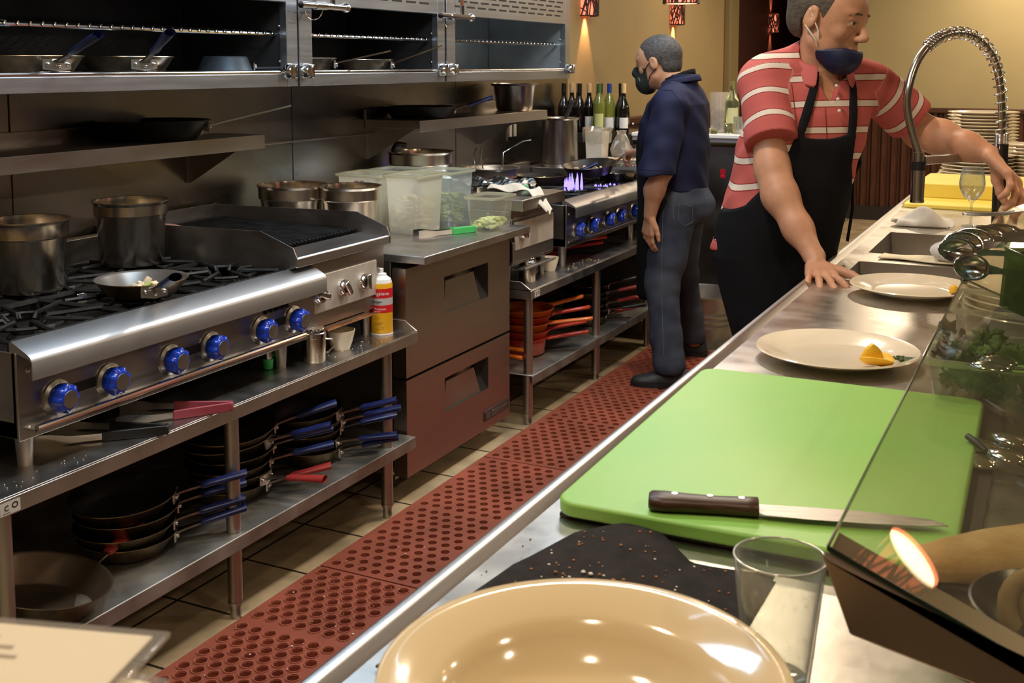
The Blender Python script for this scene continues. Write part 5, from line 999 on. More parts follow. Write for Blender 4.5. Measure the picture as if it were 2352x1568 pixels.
# ================================================================ people: smooth distance fields turned into meshes
class Field:
    def __init__(s,lo,hi,h):
        s.lo=np.array(lo,float); s.h=h; s.n=np.ceil((np.array(hi)-s.lo)/h).astype(int)+1; s.D=np.full(s.n,.5,np.float32)
    def sub(s,bb,m):
        a=np.maximum(0,np.floor((np.array(bb[0])-m-s.lo)/s.h).astype(int)); b=np.minimum(s.n,np.ceil((np.array(bb[1])+m-s.lo)/s.h).astype(int)+1)
        if (b<=a).any(): return None
        sl=tuple(slice(i,j) for i,j in zip(a,b)); ax=[(s.lo[k]+s.h*np.arange(a[k],b[k])).astype(np.float32) for k in range(3)]
        return sl,ax[0][:,None,None],ax[1][None,:,None],ax[2][None,None,:]
    def add(s,prims,k=.015):
        for fn,bb in prims:
            r=s.sub(bb,.03+k)
            if r is None: continue
            sl,x,y,z=r; d=fn(x,y,z); o=s.D[sl]
            if k>0: h_=np.maximum(k-np.abs(o-d),0)/k; s.D[sl]=np.minimum(o,d)-h_*h_*k*.25
            else: s.D[sl]=np.minimum(o,d)
        return s
    def carve(s,prims,k=.006):
        for fn,bb in prims:
            r=s.sub(bb,.02+k)
            if r is None: continue
            sl,x,y,z=r; d=-fn(x,y,z); o=s.D[sl]; h_=np.maximum(k-np.abs(o-d),0)/k; s.D[sl]=np.maximum(o,d)+h_*h_*k*.25
        return s
    def clip(s,fn):
        ax=[(s.lo[k]+s.h*np.arange(s.n[k])).astype(np.float32) for k in range(3)]
        s.D=np.maximum(s.D,fn(ax[0][:,None,None],ax[1][None,:,None],ax[2][None,None,:])).astype(np.float32); return s
    def mesh(s,name,mat,parent,smooth_it=1):
        D=s.D; D[0]=D[-1]=.1; D[:,0]=D[:,-1]=.1; D[:,:,0]=D[:,:,-1]=.1
        neg=D<0; c=np.zeros(tuple(np.array(D.shape)-1),np.int8)
        for i in(0,1):
            for j in(0,1):
                for k in(0,1): c+=neg[i:D.shape[0]-1+i,j:D.shape[1]-1+j,k:D.shape[2]-1+k]
        act=np.argwhere((c>0)&(c<8)); idx=-np.ones(c.shape,np.int32); idx[tuple(act.T)]=np.arange(len(act))
        P=np.zeros((len(act),3)); W_=np.zeros(len(act)); cor=[(i,j,k) for i in(0,1) for j in(0,1) for k in(0,1)]
        val={q:D[act[:,0]+q[0],act[:,1]+q[1],act[:,2]+q[2]].astype(float) for q in cor}
        for a in cor:
            for ax in range(3):
                if a[ax]: continue
                b=list(a); b[ax]=1; b=tuple(b); va,vb=val[a],val[b]; m=(va<0)!=(vb<0); t=np.where(m,va/np.where(m,va-vb,1),0)
                p=np.array(a,float)[None]+0*P; p[:,ax]+=t; P+=p*m[:,None]; W_+=m
        V=(act+P/W_[:,None])*s.h+s.lo
        F=[]
        for ax in range(3):
            u,v=[(1,2),(2,0),(0,1)][ax]; sh=[slice(None)]*3; sA=list(sh); sB=list(sh); sA[ax]=slice(0,-1); sB[ax]=slice(1,None)
            A,B=neg[tuple(sA)],neg[tuple(sB)]; e=np.argwhere(A!=B); e=e[(e[:,u]>0)&(e[:,v]>0)]
            def g(du,dv): q=e.copy(); q[:,u]-=du; q[:,v]-=dv; return idx[tuple(q.T)]
            f=np.stack([g(1,1),g(0,1),g(0,0),g(1,0)],1); fl=A[tuple(e.T)]; f[~fl]=f[~fl][:,::-1]; F.append(f)
        F=np.concatenate(F); F=F[(F>=0).all(1)]
        me=bpy.data.meshes.new(name); me.from_pydata(V.tolist(),[],F.tolist()); me.polygons.foreach_set('use_smooth',[True]*len(me.polygons)); me.materials.append(mat)
        o=bpy.data.objects.new(name,me); COL.objects.link(o); o.parent=parent
        if parent: o.location=tuple(-c_ for c_ in parent.location)
        if smooth_it: q=o.modifiers.new('smooth','SMOOTH'); q.factor=.5; q.iterations=smooth_it*2
        return o,V
def seg(a,b,r0,r1=None,flat=None):
    # tapered capsule; flat=(direction, factor) squashes it along a direction
    a=np.array(a,float); b=np.array(b,float); r1=r0 if r1 is None else r1; ab=b-a; L=max(1e-9,ab@ab); R_=max(r0,r1)
    def fn(x,y,z):
        px,py,pz=x-a[0],y-a[1],z-a[2]; t=np.clip((px*ab[0]+py*ab[1]+pz*ab[2])/L,0,1); dx,dy,dz=px-t*ab[0],py-t*ab[1],pz-t*ab[2]
        q=dx*dx+dy*dy+dz*dz
        if flat is not None:
            n,f=flat; dn=dx*n[0]+dy*n[1]+dz*n[2]; q=q+dn*dn*(f*f-1)
        return (np.sqrt(q)-(r0+(r1-r0)*t))
    return fn,(np.minimum(a,b)-R_,np.maximum(a,b)+R_)
def chain(pts,rr,flat=None): return [seg(pts[i],pts[i+1],rr[i],rr[i+1],flat) for i in range(len(pts)-1)]
def ell(c,r,A=None):
    c=np.array(c,float); r=np.array(r,float); m=r.max(); A=np.eye(3) if A is None else A   # rows of A: local axes in world
    def fn(x,y,z):
        px,py,pz=x-c[0],y-c[1],z-c[2]; u=[(A[k][0]*px+A[k][1]*py+A[k][2]*pz) for k in range(3)]
        k0=np.sqrt(sum((u[k]/r[k])**2 for k in range(3)))+1e-6; k1=np.sqrt(sum((u[k]/r[k]**2)**2 for k in range(3)))+1e-6
        return k0*(k0-1)/k1
    return fn,(c-m,c+m)
def torso(rings,F,n=2.4,off=0):
    # stacked oval sections: (z, cx, cy, half width, half depth); F = facing direction
    R_=sorted(rings); zs=np.array([r[0] for r in R_]); ar=np.array(R_); Fx,Fy=F; Lx,Ly=-Fy,Fx
    def fn(x,y,z):
        it=[np.interp(z,zs,ar[:,k]) for k in(1,2,3,4)]; dx,dy=x-it[0],y-it[1]; a,b=it[2]+off,it[3]+off
        u=np.abs(dx*Lx+dy*Ly)/a; v=np.abs(dx*Fx+dy*Fy)/b; q=(u**n+v**n)**(1/n); d=(q-1)*np.minimum(a,b)
        return np.maximum(d,np.maximum(z-zs[-1]-off*.5,zs[0]-z))
    m=ar[:,3].max()+off+.02
    return fn,(np.array([ar[:,1].min()-m,ar[:,2].min()-m,zs[0]]),np.array([ar[:,1].max()+m,ar[:,2].max()+m,zs[-1]+.02]))
def unit(v): v=np.array(v,float); return v/np.linalg.norm(v)
class Head:
    def __init__(s,c,F,S,pitch=0,roll=0):
        f=unit([F[0],F[1],0]); l=np.array([-f[1],f[0],0]); u=np.array([0,0,1.]); f2=f*math.cos(pitch)-u*math.sin(pitch); u2=u*math.cos(pitch)+f*math.sin(pitch)
        l2=l*math.cos(roll)+u2*math.sin(roll); u3=u2*math.cos(roll)-l*math.sin(roll); s.A=np.array([f2,l2,u3]); s.c=np.array(c,float); s.S=S
    def p(s,x,y,z): return s.c+s.S*(x*s.A[0]+y*s.A[1]+z*s.A[2])
    def e(s,c,r,rz=0,ry=0):
        A=s.A.copy()
        if rz: A=np.array([A[0]*math.cos(rz)+A[1]*math.sin(rz),A[1]*math.cos(rz)-A[0]*math.sin(rz),A[2]])
        if ry: A=np.array([A[0]*math.cos(ry)+A[2]*math.sin(ry),A[1],A[2]*math.cos(ry)-A[0]*math.sin(ry)])
        return ell(s.p(*c),np.array(r)*s.S,A)
    def s_(s,a,b,r0,r1=None): return seg(s.p(*a),s.p(*b),r0*s.S,(r1 or r0)*s.S)
    def skull(s): return [s.e((-.012,0,.030),(.098,.076,.088)),s.e((.022,0,-.035),(.066,.060,.080)),s.e((.040,0,.02),(.052,.062,.06)),s.s_((.01,.048,-.060),(.062,.016,-.100),.018,.016),s.s_((.01,-.048,-.060),(.062,-.016,-.100),.018,.016)]
    def face(s):
        q=[s.e((.072,0,-.100),(.020,.022,.018)),s.e((.074,.024,.026),(.016,.026,.008)),s.e((.074,-.024,.026),(.016,.026,.008)),
           s.s_((.090,0,.012),(.112,0,-.026),.0075,.0115),s.e((.100,.011,-.033),(.012,.0075,.0075)),s.e((.100,-.011,-.033),(.012,.0075,.0075)),
           s.e((.060,.038,-.025),(.022,.020,.022)),s.e((.060,-.038,-.025),(.022,.020,.022)),s.e((.080,0,-.056),(.018,.026,.016))]
        return q
    def small(s):
        q=[s.e((.0925,0,-.0605),(.0085,.021,.0042)),s.e((.090,0,-.071),(.0085,.018,.0050))]
        for sy in(-1,1): q+= [s.e((-.004,sy*.078,-.006),(.019,.0065,.031),0,-.15),s.e((.083,sy*.030,.0115),(.008,.0155,.0045)),s.e((.081,sy*.030,-.0045),(.007,.0135,.0045))]
        return q
    def holes(s):
        q=[s.e((.099,0,-.0655),(.008,.023,.0022))]
        for sy in(-1,1): q+= [s.e((.090,sy*.030,.0035),(.0075,.0125,.0031)),s.e((.000,sy*.087,-.001),(.0095,.0065,.015),0,-.15),s.e((.106,sy*.0065,-.042),(.004,.003,.004))]
        return q
def eyes(h,parent,sc=1):
    W_=M('eye_white',(.50,.44,.40),.25); I_=M('brown_iris',(.035,.016,.008),.15)
    for sy in(-1,1):
        c=h.p(.0765,sy*.030,.0035); r=.0125*h.S; loc=tuple(c-np.array(parent.location)); e=MB().ball((0,0,0),r,n=20,m=12).build('eyeball',W_,parent,loc,smooth=180)
        d=h.A[0]*r*.62+h.A[1]*(0)*r; MB().ball(tuple(d),r*.5,n=16,m=10).build('iris',I_,e,smooth=180)
def hand(wrist,dirn,palm,side,curl,spread=.12,S=1,thumb=(.9,.35,.2),thumbcurl=.3,lens=(.88,1,.93,.75)):
    # dirn: wrist->knuckles; palm: direction the palm faces; side: +1 thumb on cross(palm,dirn) side
    w_=np.array(wrist,float); d=unit(dirn); n=unit(np.array(palm)-d*(np.array(palm)@d)); s_=np.cross(n,d)*side; q=[]
    fr=[.0092,.0095,.0090,.0080]
    for i in range(4):
        o=(1.5-i)*.0205*S; k=w_+d*(.088-.004*abs(i-1))*S+s_*o; base=w_+d*.012*S+s_*o*.55
        q.append(seg(base,k,.0150*S,.0125*S)); c=curl[i] if isinstance(curl,(list,tuple)) else curl
        a=0; p=k; dd=unit(d+s_*spread*(1.5-i)*.4); L=lens[i]*S
        for j,l in enumerate((.044,.027,.022)):
            a+=c*(.75,1,.8)[j]; v=dd*math.cos(a)+n*math.sin(a); e=p+v*l*L; q.append(seg(p,e,fr[i]*S*(1-.07*j),fr[i]*S*(.93-.08*j))); p=e
    th=[w_+d*.020*S+s_*.022*S]; v=unit(s_*thumb[0]+d*thumb[1]+n*thumb[2]); p=th[0]+v*.040*S; q.append(seg(th[0],p,.0165*S,.0125*S))
    v2=unit(v*(1-thumbcurl)+d*thumbcurl*1.3); e=p+v2*.032*S; q.append(seg(p,e,.0115*S,.0105*S)); v3=unit(v2*(1-thumbcurl)+d*thumbcurl); q.append(seg(e,e+v3*.026*S,.0102*S,.0085*S))
    return q
def skinm(name,col,col2): return M(name,col,.48,0,col2=col2,vs=22,sss=.12,bump=.12,bs=260,spec=.35)
from mathutils.bvhtree import BVHTree
def surf_line(me_o,pts,org,mat,name,parent,r=.0016,lift=.001,step=.006):
    # a seam or stitched edge laid on the cloth surface
    me=me_o.data; bv=BVHTree.FromPolygons([v.co for v in me.vertices],[tuple(p.vertices) for p in me.polygons]); out=[]
    for a,b in zip(pts,pts[1:]):
        a,b=Vector(a),Vector(b); n=max(1,int((b-a).length/step))
        for k in range(n+(1 if b==Vector(pts[-1]) else 0)):
            p=a.lerp(b,k/n); d=(p-Vector(org)).normalized(); h=bv.ray_cast(Vector(org),d)
            if h[0] is not None: out.append(h[0]-d*lift)
    if len(out)>2: return MB().tube(out,r,6).build(name,mat,parent,tuple(-c for c in parent.location),smooth=60)
def setattr_(o,name,vals):
    a=o.data.attributes.new(name,'FLOAT','POINT'); a.data.foreach_set('value',np.asarray(vals,np.float32))
# ---------------------------------------------------------------- the cook in the blue polo shirt, seen from his left side
P1=T('person','man in a navy polo, black apron and jeans at the stove holding a pan','person',(-1.72,5.30,.017))
F1=(-1,0); h1=Head((-1.815,5.30,1.560),F1,1.10,R(10))
SK1=skinm('tan_skin',(.50,.27,.16),(.42,.21,.12))
Fd=Field((-2.25,4.90,.02),(-1.40,5.98,1.74),.005)
Fd.add(h1.skull(),.03).add(h1.face(),.012).add(h1.small(),.005)
Fd.add([seg((-1.775,5.30,1.50),(-1.70,5.30,1.40),.062,.070)],.03)
Fd.add([torso([(.86,-1.71,5.34,.16,.10),(1.0,-1.73,5.33,.155,.11),(1.2,-1.735,5.32,.16,.11),(1.36,-1.71,5.31,.17,.09),(1.42,-1.70,5.30,.10,.06)],F1)],.03)
LA=[(-1.695,5.115,1.355),(-1.700,5.075,1.07),(-1.745,5.065,.96),(-1.768,5.07,.835)]
RA=[(-1.71,5.49,1.355),(-1.85,5.60,1.12),(-1.94,5.61,1.105),(-2.005,5.62,1.10)]
Fd.add(chain(LA,(.055,.047,.046,.030)),.03).add(chain(RA,(.055,.046,.044,.029)),.03)
Fd.add(hand(LA[3],(-.10,.0,-.99),(.55,.83,0),-1,(.30,.34,.40,.46),S=1.02,thumb=(.55,.8,.25)),.007)
Fd.add(hand(RA[3],(-.93,.1,-.25),(.0,-.25,-.95),1,(.95,1.0,1.0,1.05),S=.95,thumb=(.8,.5,.5)),.007)
Fd.add(chain([(-1.71,5.25,.90),(-1.735,5.17,.50),(-1.67,5.08,.10)],(.085,.055,.04))+chain([(-1.71,5.43,.90),(-1.75,5.55,.50),(-1.73,5.69,.10)],(.085,.055,.04)),.03)
Fd.carve(h1.holes(),.004)
body,_=Fd.mesh('body',SK1,P1); eyes(h1,P1)
# hair
HR1=M('greying_black_hair',(.028,.024,.022),.55,0,col2=(.10,.09,.085),vs=60,vscale=(1,1,3),bump=.9,bs=420,spec=.3)
Hf=Field((-2.0,5.15,1.42),(-1.66,5.46,1.74),.004)
Hf.add([h1.e((-.013,0,.0305),(.1020,.0798,.0915)),h1.e((-.045,0,-.025),(.058,.064,.050))],.02)
def local(h,x,y,z):
    dx,dy,dz=(x-h.c[0])/h.S,(y-h.c[1])/h.S,(z-h.c[2])/h.S
    return [h.A[k][0]*dx+h.A[k][1]*dy+h.A[k][2]*dz for k in range(3)]
def haircut(h,front,side,nape,temple=.02):
    def f(x,y,z):
        u,v,w_=local(h,x,y,z)
        a=np.maximum(front-w_+ (.0)*u, -(u*0+temple)-(-u))   # below the hairline and in front of the temple -> out
        a=np.minimum(u-temple, front-w_); a=a if True else a
        out=np.maximum(np.minimum(u-temple,front+.35*(np.abs(v)*0)-w_), np.maximum(side-w_-.0, u+.012)*0-1)
        b=np.minimum(np.minimum(.030-w_,u+.030),side+.06-w_)   # round the ear
        c_=nape-w_
        return np.maximum(np.maximum(out,np.minimum(np.minimum(side-w_,u+.035),.5)),c_)*h.S
    return f
Hf.clip(haircut(h1,.058,-.014,-.062,.040)); Hf.carve([h1.e((-.002,s*.085,-.012),(.026,.03,.034)) for s in(-1,1)],.004)
Hf.mesh('hair',HR1,P1)
def mask(h,parent,mat,top,loops,logo=None,lowx=.0,name='face_mask'):
    Mf=Field(h.c-.19,h.c+.19,.004); Mf.D[:]=.5
    Mf.add([(lambda q:(lambda x,y,z:q[0](x,y,z)-.0065,q[1]))(q) for q in h.skull()+h.face()[:1]+h.face()[8:]+([h.s_((.090,0,.0),(.106,0,-.03),.012,.018)] if top>-.02 else [])+[h.e((.068,0,-.082),(.044,.046,.042))]],.02)
    def cut(x,y,z):
        u,v,w_=local(h,x,y,z); a=w_-(top-.35*np.maximum(0,.085-u)); b=-.135-w_; c_=lowx-u+.0*w_; return np.maximum(np.maximum(a,b),c_)*h.S
    Mf.clip(cut); m,_=Mf.mesh(name,mat,parent)
    for sy in(-1,1):
        b=MB()
        for za,zb in((top-.022,.014),(-.085,-.028)):
            b.tube([tuple(h.p(lowx+.004,sy*(.066 if za>-.05 else .050),za)),tuple(h.p(.024,sy*.0745,(za+zb)/2)),tuple(h.p(-.003 if za>-.05 else -.012,sy*.0815,zb))],.0021*h.S,6)
        e=b.build('ear_loop',loops,m,smooth=60)
    if logo:
        c=h.p(*logo[0]); n=unit(logo[2][0]*h.A[0]+logo[2][1]*h.A[1]); s_=np.cross(h.A[2],n); q=logo[1]*h.S
        b=MB(); b.add([tuple(c+s_*a*q+h.A[2]*b_*q*.6) for a,b_ in((-1,-.7),(.9,-1),(1,.6),(.2,1),(-1,.7))],[(0,1,2,3,4)]); b.build('mask_print',logo[3],m,smooth=0,solid=.002)
    return m
mask(h1,P1,M('black_green_mask',(.012,.018,.014),.8,0,var=.3,vs=30,bump=.3,bs=300),-.004,BLACKR,((.088,.044,-.062),.016,(.75,.66),M('grey_mask_print',(.16,.19,.17),.7)),.040)
# polo shirt
NAVY=M('navy_pique',(.011,.013,.040),.75,0,var=.12,vs=8,bump=.5,bs=14,bscale=(1,1,.5),spec=.25)
r1=[(.945,-1.725,5.335,.180,.148),(1.02,-1.735,5.33,.185,.160),(1.15,-1.738,5.325,.188,.170),(1.27,-1.733,5.315,.195,.160),(1.36,-1.715,5.31,.200,.135),(1.42,-1.702,5.305,.165,.095),(1.46,-1.70,5.30,.105,.075)]
Sf=Field((-2.02,4.92,.90),(-1.42,5.72,1.56),.005)
Sf.add([torso(r1,F1,2.3)],0).add([seg((-1.70,5.14,1.375),(-1.70,5.46,1.375),.070,.070)],.05)
Sf.add([seg((-1.695,5.135,1.355),(-1.735,5.055,1.030),.083,.088),seg((-1.705,5.47,1.355),(-1.82,5.575,1.16),.080,.083)],.02)
Sf.clip(lambda x,y,z:np.where(y<5.155,1.035+.25*(x+1.70)*.2-z,-1)+0*x)
Sf.add([torso([(1.425,-1.712,5.30,.085,.088),(1.465,-1.705,5.30,.080,.085),(1.505,-1.700,5.30,.080,.080)],F1,2)],.012)
Sf.carve([torso([(1.43,-1.745,5.30,.066,.074),(1.53,-1.735,5.30,.070,.078)],F1,2)],.004)
# creases of the cloth
def creases(Fo,amp,parts):
    ax=[(Fo.lo[k]+Fo.h*np.arange(Fo.n[k])).astype(np.float32) for k in range(3)]; x,y,z=ax[0][:,None,None],ax[1][None,:,None],ax[2][None,None,:]
    for (a,b,c,ph,am) in parts: Fo.D+= (amp*am*np.sin(a*x+b*y+c*z+ph)).astype(np.float32)
creases(Sf,.0022,((38,22,30,0,1),(-30,45,52,1,.8),(60,-20,18,2,.6)))
po,_=Sf.mesh('polo_shirt',NAVY,P1); DKN=M('dark_navy_seam',(.008,.010,.035),.8)
surf_line(po,[(-1.80,5.1,1.24),(-1.79,5.1,1.36),(-1.74,5.1,1.43),(-1.68,5.1,1.43),(-1.62,5.1,1.36),(-1.60,5.1,1.24)],(-1.2,3.4,1.5),DKN,'shoulder_seam',P1,.0014)
surf_line(po,[(-1.83,5.0,1.065),(-1.75,5.0,1.058),(-1.65,5.0,1.062)],(-1.2,3.4,1.3),DKN,'sleeve_hem',P1,.0012)
MB().rings([[(-1.70+q*math.cos(a)*1.0,5.30+q*.98*math.sin(a),z+.018*math.cos(a)) for a in [pi*1.6*k/24-pi*.8 for k in range(25)]] for q,z in((.082,1.445),(.087,1.482),(.092,1.489),(.103,1.455))],False,False,closed=False).build('collar',NAVY,P1,tuple(-c for c in P1.location),smooth=180,solid=.004,sub=1)
b=MB(); b.ball((-1.905,5.20,1.262),.004,.008,.006); b.build('shirt_emblem',M('white_embroidery',(.75,.75,.75),.7),P1,tuple(-c for c in P1.location))
# jeans, belt, apron, shoes
JEAN=M('worn_blue_denim',(.062,.070,.090),.85,0,col2=(.024,.030,.048),vs=7,vscale=(1,1,.5),bump=.4,bs=22,spec=.2)
Jf=Field((-2.0,4.85,.06),(-1.42,5.95,1.02),.005)
Jf.add([torso([(.80,-1.71,5.34,.175,.130),(.88,-1.705,5.34,.182,.142),(.955,-1.72,5.335,.172,.140)],F1,2.3)],0)
Jf.add(chain([(-1.700,5.25,.86),(-1.720,5.19,.62),(-1.735,5.165,.50),(-1.695,5.115,.25),(-1.665,5.085,.12)],(.108,.092,.080,.073,.078))+chain([(-1.700,5.43,.86),(-1.745,5.50,.60),(-1.752,5.56,.48),(-1.745,5.65,.25),(-1.735,5.69,.12)],(.105,.084,.072,.064,.066)),.035)
Jf.add([seg((-1.66,5.34,.86),(-1.62,5.34,.86),.10,.09)],.04)
Jf.clip(lambda x,y,z:.085-z+0*x+0*y)
creases(Jf,.0009,((25,18,60,0,1),(-40,12,95,1.5,.55),(10,50,40,2,.6)))
jo,_=Jf.mesh('jeans',JEAN,P1); STI=M('faded_stitching',(.11,.108,.115),.8); OJ=(-1.0,3.0,1.1)
for pl in ([(-1.665,5.2,.885),(-1.60,5.2,.875)],[(-1.665,5.2,.885),(-1.668,5.2,.805),(-1.635,5.2,.775),(-1.598,5.2,.80),(-1.600,5.2,.875)],[(-1.73,5.15,.86),(-1.735,5.15,.5),(-1.70,5.1,.14)],[(-1.75,5.2,.925),(-1.70,5.2,.875),(-1.69,5.2,.80)]):
    surf_line(jo,pl,OJ,STI,'stitched_seam',P1,.0013)
b=MB()
for zz in(.80,.885): b.tube([(-1.60+.0*k,5.215+.0*k,zz) for k in(0,)]+[(-1.585,5.235,zz-.004),(-1.574,5.29,zz-.008)],.0022,6)
b.build('pocket_stitching',M('faded_stitch',(.25,.24,.24),.8),P1,tuple(-c for c in P1.location)) if False else None
MB().rings([[(-1.722+q*math.cos(a),5.335+(q+.036)*math.sin(a),z) for a in [2*pi*k/40 for k in range(40)]] for q,z in((.140,.925),(.1435,.928),(.1435,.955),(.140,.958))],False,False).build('belt',BLACKR,P1,tuple(-c for c in P1.location))
APR=M('black_apron_cotton',(.008,.008,.009),.9,0,var=.2,vs=9,bump=.5,bs=18,bscale=(1,1,.4),spec=.15)
b=MB(); rg=[]
for z,cx,a_,d_,sp in ((1.36,-1.70,.13,.165,.55),(1.28,-1.725,.17,.175,.75),(1.15,-1.738,.197,.186,1.05),(1.02,-1.735,.197,.180,1.35),(.95,-1.735,.20,.175,1.5),(.80,-1.735,.205,.175,1.5),(.60,-1.745,.20,.165,1.42),(.40,-1.75,.195,.155,1.35)):
    rg.append([(cx-d_*math.cos(t_)+.004*math.sin(9*t_+z*5),5.33-a_*math.sin(t_)*1.02-(.05 if z<.7 else 0)*0,z) for t_ in [-sp+2*sp*k/26 for k in range(27)]])
b.rings(rg,False,False,closed=False); b.build('apron',APR,P1,tuple(-c for c in P1.location),smooth=180,solid=.006,sub=1)
b=MB(); b.rings([[(-1.712+q*math.cos(a),5.30+q*.95*math.sin(a),z+.030*math.cos(a)) for a in [2*pi*k/36 for k in range(36)]] for q,z in((.079,1.470),(.084,1.474),(.082,1.498),(.077,1.500))],False,False); b.build('apron_neck_strap',APR,P1,tuple(-c for c in P1.location),smooth=180)
SHOE=M('black_work_shoe',(.020,.022,.024),.5,0,var=.3,vs=14,bump=.2); SOLE=M('black_shoe_sole',(.012,.012,.012),.6)
def shoe(parent,heel,toe,L=.29,nm='shoe'):
    heel=Vector(heel); d=(Vector(toe)-heel); d.z=0; d.normalize(); a=math.atan2(d.y,d.x); loc=tuple(heel[i]-parent.location[i] for i in range(3))
    n=20; sec=((0,.030,.065,.0),(.02,.037,.085,0),(.08,.038,.105,0),(.13,.040,.085,0),(.18,.047,.062,0),(.23,.049,.050,.0),(.27,.040,.042,0),(L,.018,.028,0))
    s=MB().rings([[(x,w_*math.cos(t)*(1 if math.sin(t)<.2 else .93),.022+max(0,math.sin(t))**.75*(h-.02)+(min(0,math.sin(t)))*.012) for t in [2*pi*k/n for k in range(n)]] for x,w_,h,_ in sec]).build(nm,SHOE,parent,loc,a,smooth=60,sub=1)
    MB().rings([[(x,(w_+.004)*s_,z) for s_,z in((-1,0),(1,0),(1,.02),(-1,.02))] for x,w_,h,_ in sec]).build('sole',SOLE,s,smooth=60)
shoe(P1,(-1.560,5.105,.017),(-1.85,5.035,.017)); shoe(P1,(-1.665,5.715,.017),(-1.95,5.68,.017))
MB().lathe([(.0098,-.002),(.0108,0),(.0098,.002)],20).build('gold_ring',M('gold',(.8,.5,.2),.2,1),P1,tuple(np.array((-1.790,5.075,.742))-np.array(P1.location)),rot=(0,R(12),0)) if False else None
# ---------------------------------------------------------------- the cook in the striped polo, leaning on the counter
P2=T('person','smiling man in a red striped polo and black apron leaning on the counter','person',(-.85,3.56,0))
F2=tuple(unit((.59,-.81))); L2=np.array((-F2[1],F2[0])); SK2=skinm('ruddy_skin',(.56,.29,.17),(.47,.225,.125))
h2=Head((-.682,3.585,1.694),(.955,-.29),1.22,R(15),R(-3))
Fd=Field((-1.10,2.86,.02),(.02,4.05,1.90),.0042)
Fd.add(h2.skull(),.03).add(h2.face(),.012).add(h2.small(),.005)
Fd.add([seg((-.700,3.60,1.62),(-.725,3.63,1.49),.062,.074)],.03)
Fd.add([torso([(.84,-.815,3.56,.15,.10),(1.1,-.80,3.57,.155,.11),(1.3,-.755,3.595,.16,.11),(1.45,-.72,3.615,.17,.085),(1.52,-.71,3.62,.09,.06)],F2)],.03)
RA=[(-.862,3.525,1.485),(-.800,3.405,1.235),(-.765,3.365,1.16),(-.700,3.32,1.07),(-.642,3.275,.998)]
LA=[(-.560,3.735,1.480),(-.425,3.83,1.335),(-.36,3.80,1.32),(-.275,3.74,1.298),(-.215,3.705,1.280)]
Fd.add(chain(RA,(.060,.050,.051,.041,.029)),.03).add(chain(LA,(.060,.052,.053,.041,.029)),.03)
Fd.add([seg(RA[4],(-.632,3.255,.985),.031,.026)],.01)
Fd.add(hand((-.632,3.252,.978),(.36,-.93,-.13),(0,-.05,-1),-1,(.05,.07,.08,.10),spread=.42,S=1.08,thumb=(.85,.45,.05),thumbcurl=.25),.008)
Fd.add(hand((-.217,3.70,1.278),(.66,-.40,-.58),(-.60,-.15,-.76),-1,(.50,.55,.62,.68),spread=.25,S=1.28,thumb=(.35,.8,.8),thumbcurl=.3),.010)
Fd.add(chain([(-.85,3.52,.90),(-.750,3.49,.50),(-.745,3.50,.08)],(.085,.055,.04))+chain([(-.775,3.62,.90),(-.74,3.67,.50),(-.735,3.70,.08)],(.085,.055,.04)),.03)
Fd.carve(h2.holes(),.004)
body,_=Fd.mesh('body',SK2,P2); eyes(h2,P2)
HR2=M('short_brown_grey_hair',(.055,.040,.028),.55,0,col2=(.12,.095,.07),vs=60,vscale=(1,1,3),bump=.9,bs=420,spec=.3)
Hf=Field(h2.c-.17,h2.c+.17,.0038); Hf.add([h2.e((-.013,0,.0305),(.1025,.0802,.0935)),h2.e((-.048,0,-.02),(.055,.062,.052))],.02)
Hf.clip(haircut(h2,.058,-.016,-.066,.040)); Hf.carve([h2.e((-.002,s*.085,-.012),(.026,.03,.034)) for s in(-1,1)],.004); Hf.mesh('hair',HR2,P2)
for sy in(-1,1): 
    MB().tube([tuple(h2.p(.0925,sy*.013,.0275)),tuple(h2.p(.0900,sy*.031,.0280)),tuple(h2.p(.0785,sy*.048,.0195))],[.0036*1.1,.0048*1.1,.0025],8,up=(0,0,1),flat=.9).build('eyebrow',HR2,P2,tuple(-c for c in P2.location),smooth=60)
    MB().tube([tuple(h1.p(.0915,sy*.014,.0270)),tuple(h1.p(.0885,sy*.030,.0285)),tuple(h1.p(.076,sy*.046,.023))],[.0036*1.1,.0048*1.1,.0025],8,up=(0,0,1),flat=.9).build('eyebrow',HR1,P1,tuple(-c for c in P1.location),smooth=60)
mask(h2,P2,M('navy_satin_mask',(.006,.010,.040),.5,0,var=.3,vs=20,bump=.3,bs=40),-.060,M('white_elastic',(.75,.68,.60),.7),((.088,-.032,-.093),.016,(.85,-.52),M('pale_blue_print',(.12,.22,.42),.5)),.022)
# striped shirt
def stripe_mat():
    m=M('coral_striped_jersey',(.47,.105,.090),.8,0,bump=.45,bs=16,spec=.2); nt=m.node_tree; b=nt.nodes['Principled BSDF']
    at=nt.nodes.new('ShaderNodeAttribute'); at.attribute_name='stripe'
    di=nt.nodes.new('ShaderNodeMath'); di.operation='DIVIDE'; di.inputs[1].default_value=.081; nt.links.new(at.outputs['Fac'],di.inputs[0])
    fr=nt.nodes.new('ShaderNodeMath'); fr.operation='FRACT'; nt.links.new(di.outputs[0],fr.inputs[0])
    cr=nt.nodes.new('ShaderNodeValToRGB'); cr.color_ramp.interpolation='CONSTANT'; el=cr.color_ramp.elements
    el[0].position=0; el[0].color=(.47,.105,.090,1); el[1].position=.40; el[1].color=(.22,.015,.015,1)
    for p,c in((.435,(.66,.56,.46,1)),(.66,(.22,.015,.015,1)),(.695,(.47,.105,.090,1))): e=el.new(p); e.color=c
    nt.links.new(fr.outputs[0],cr.inputs[0]); nt.links.new(cr.outputs[0],b.inputs['Base Color']); return m
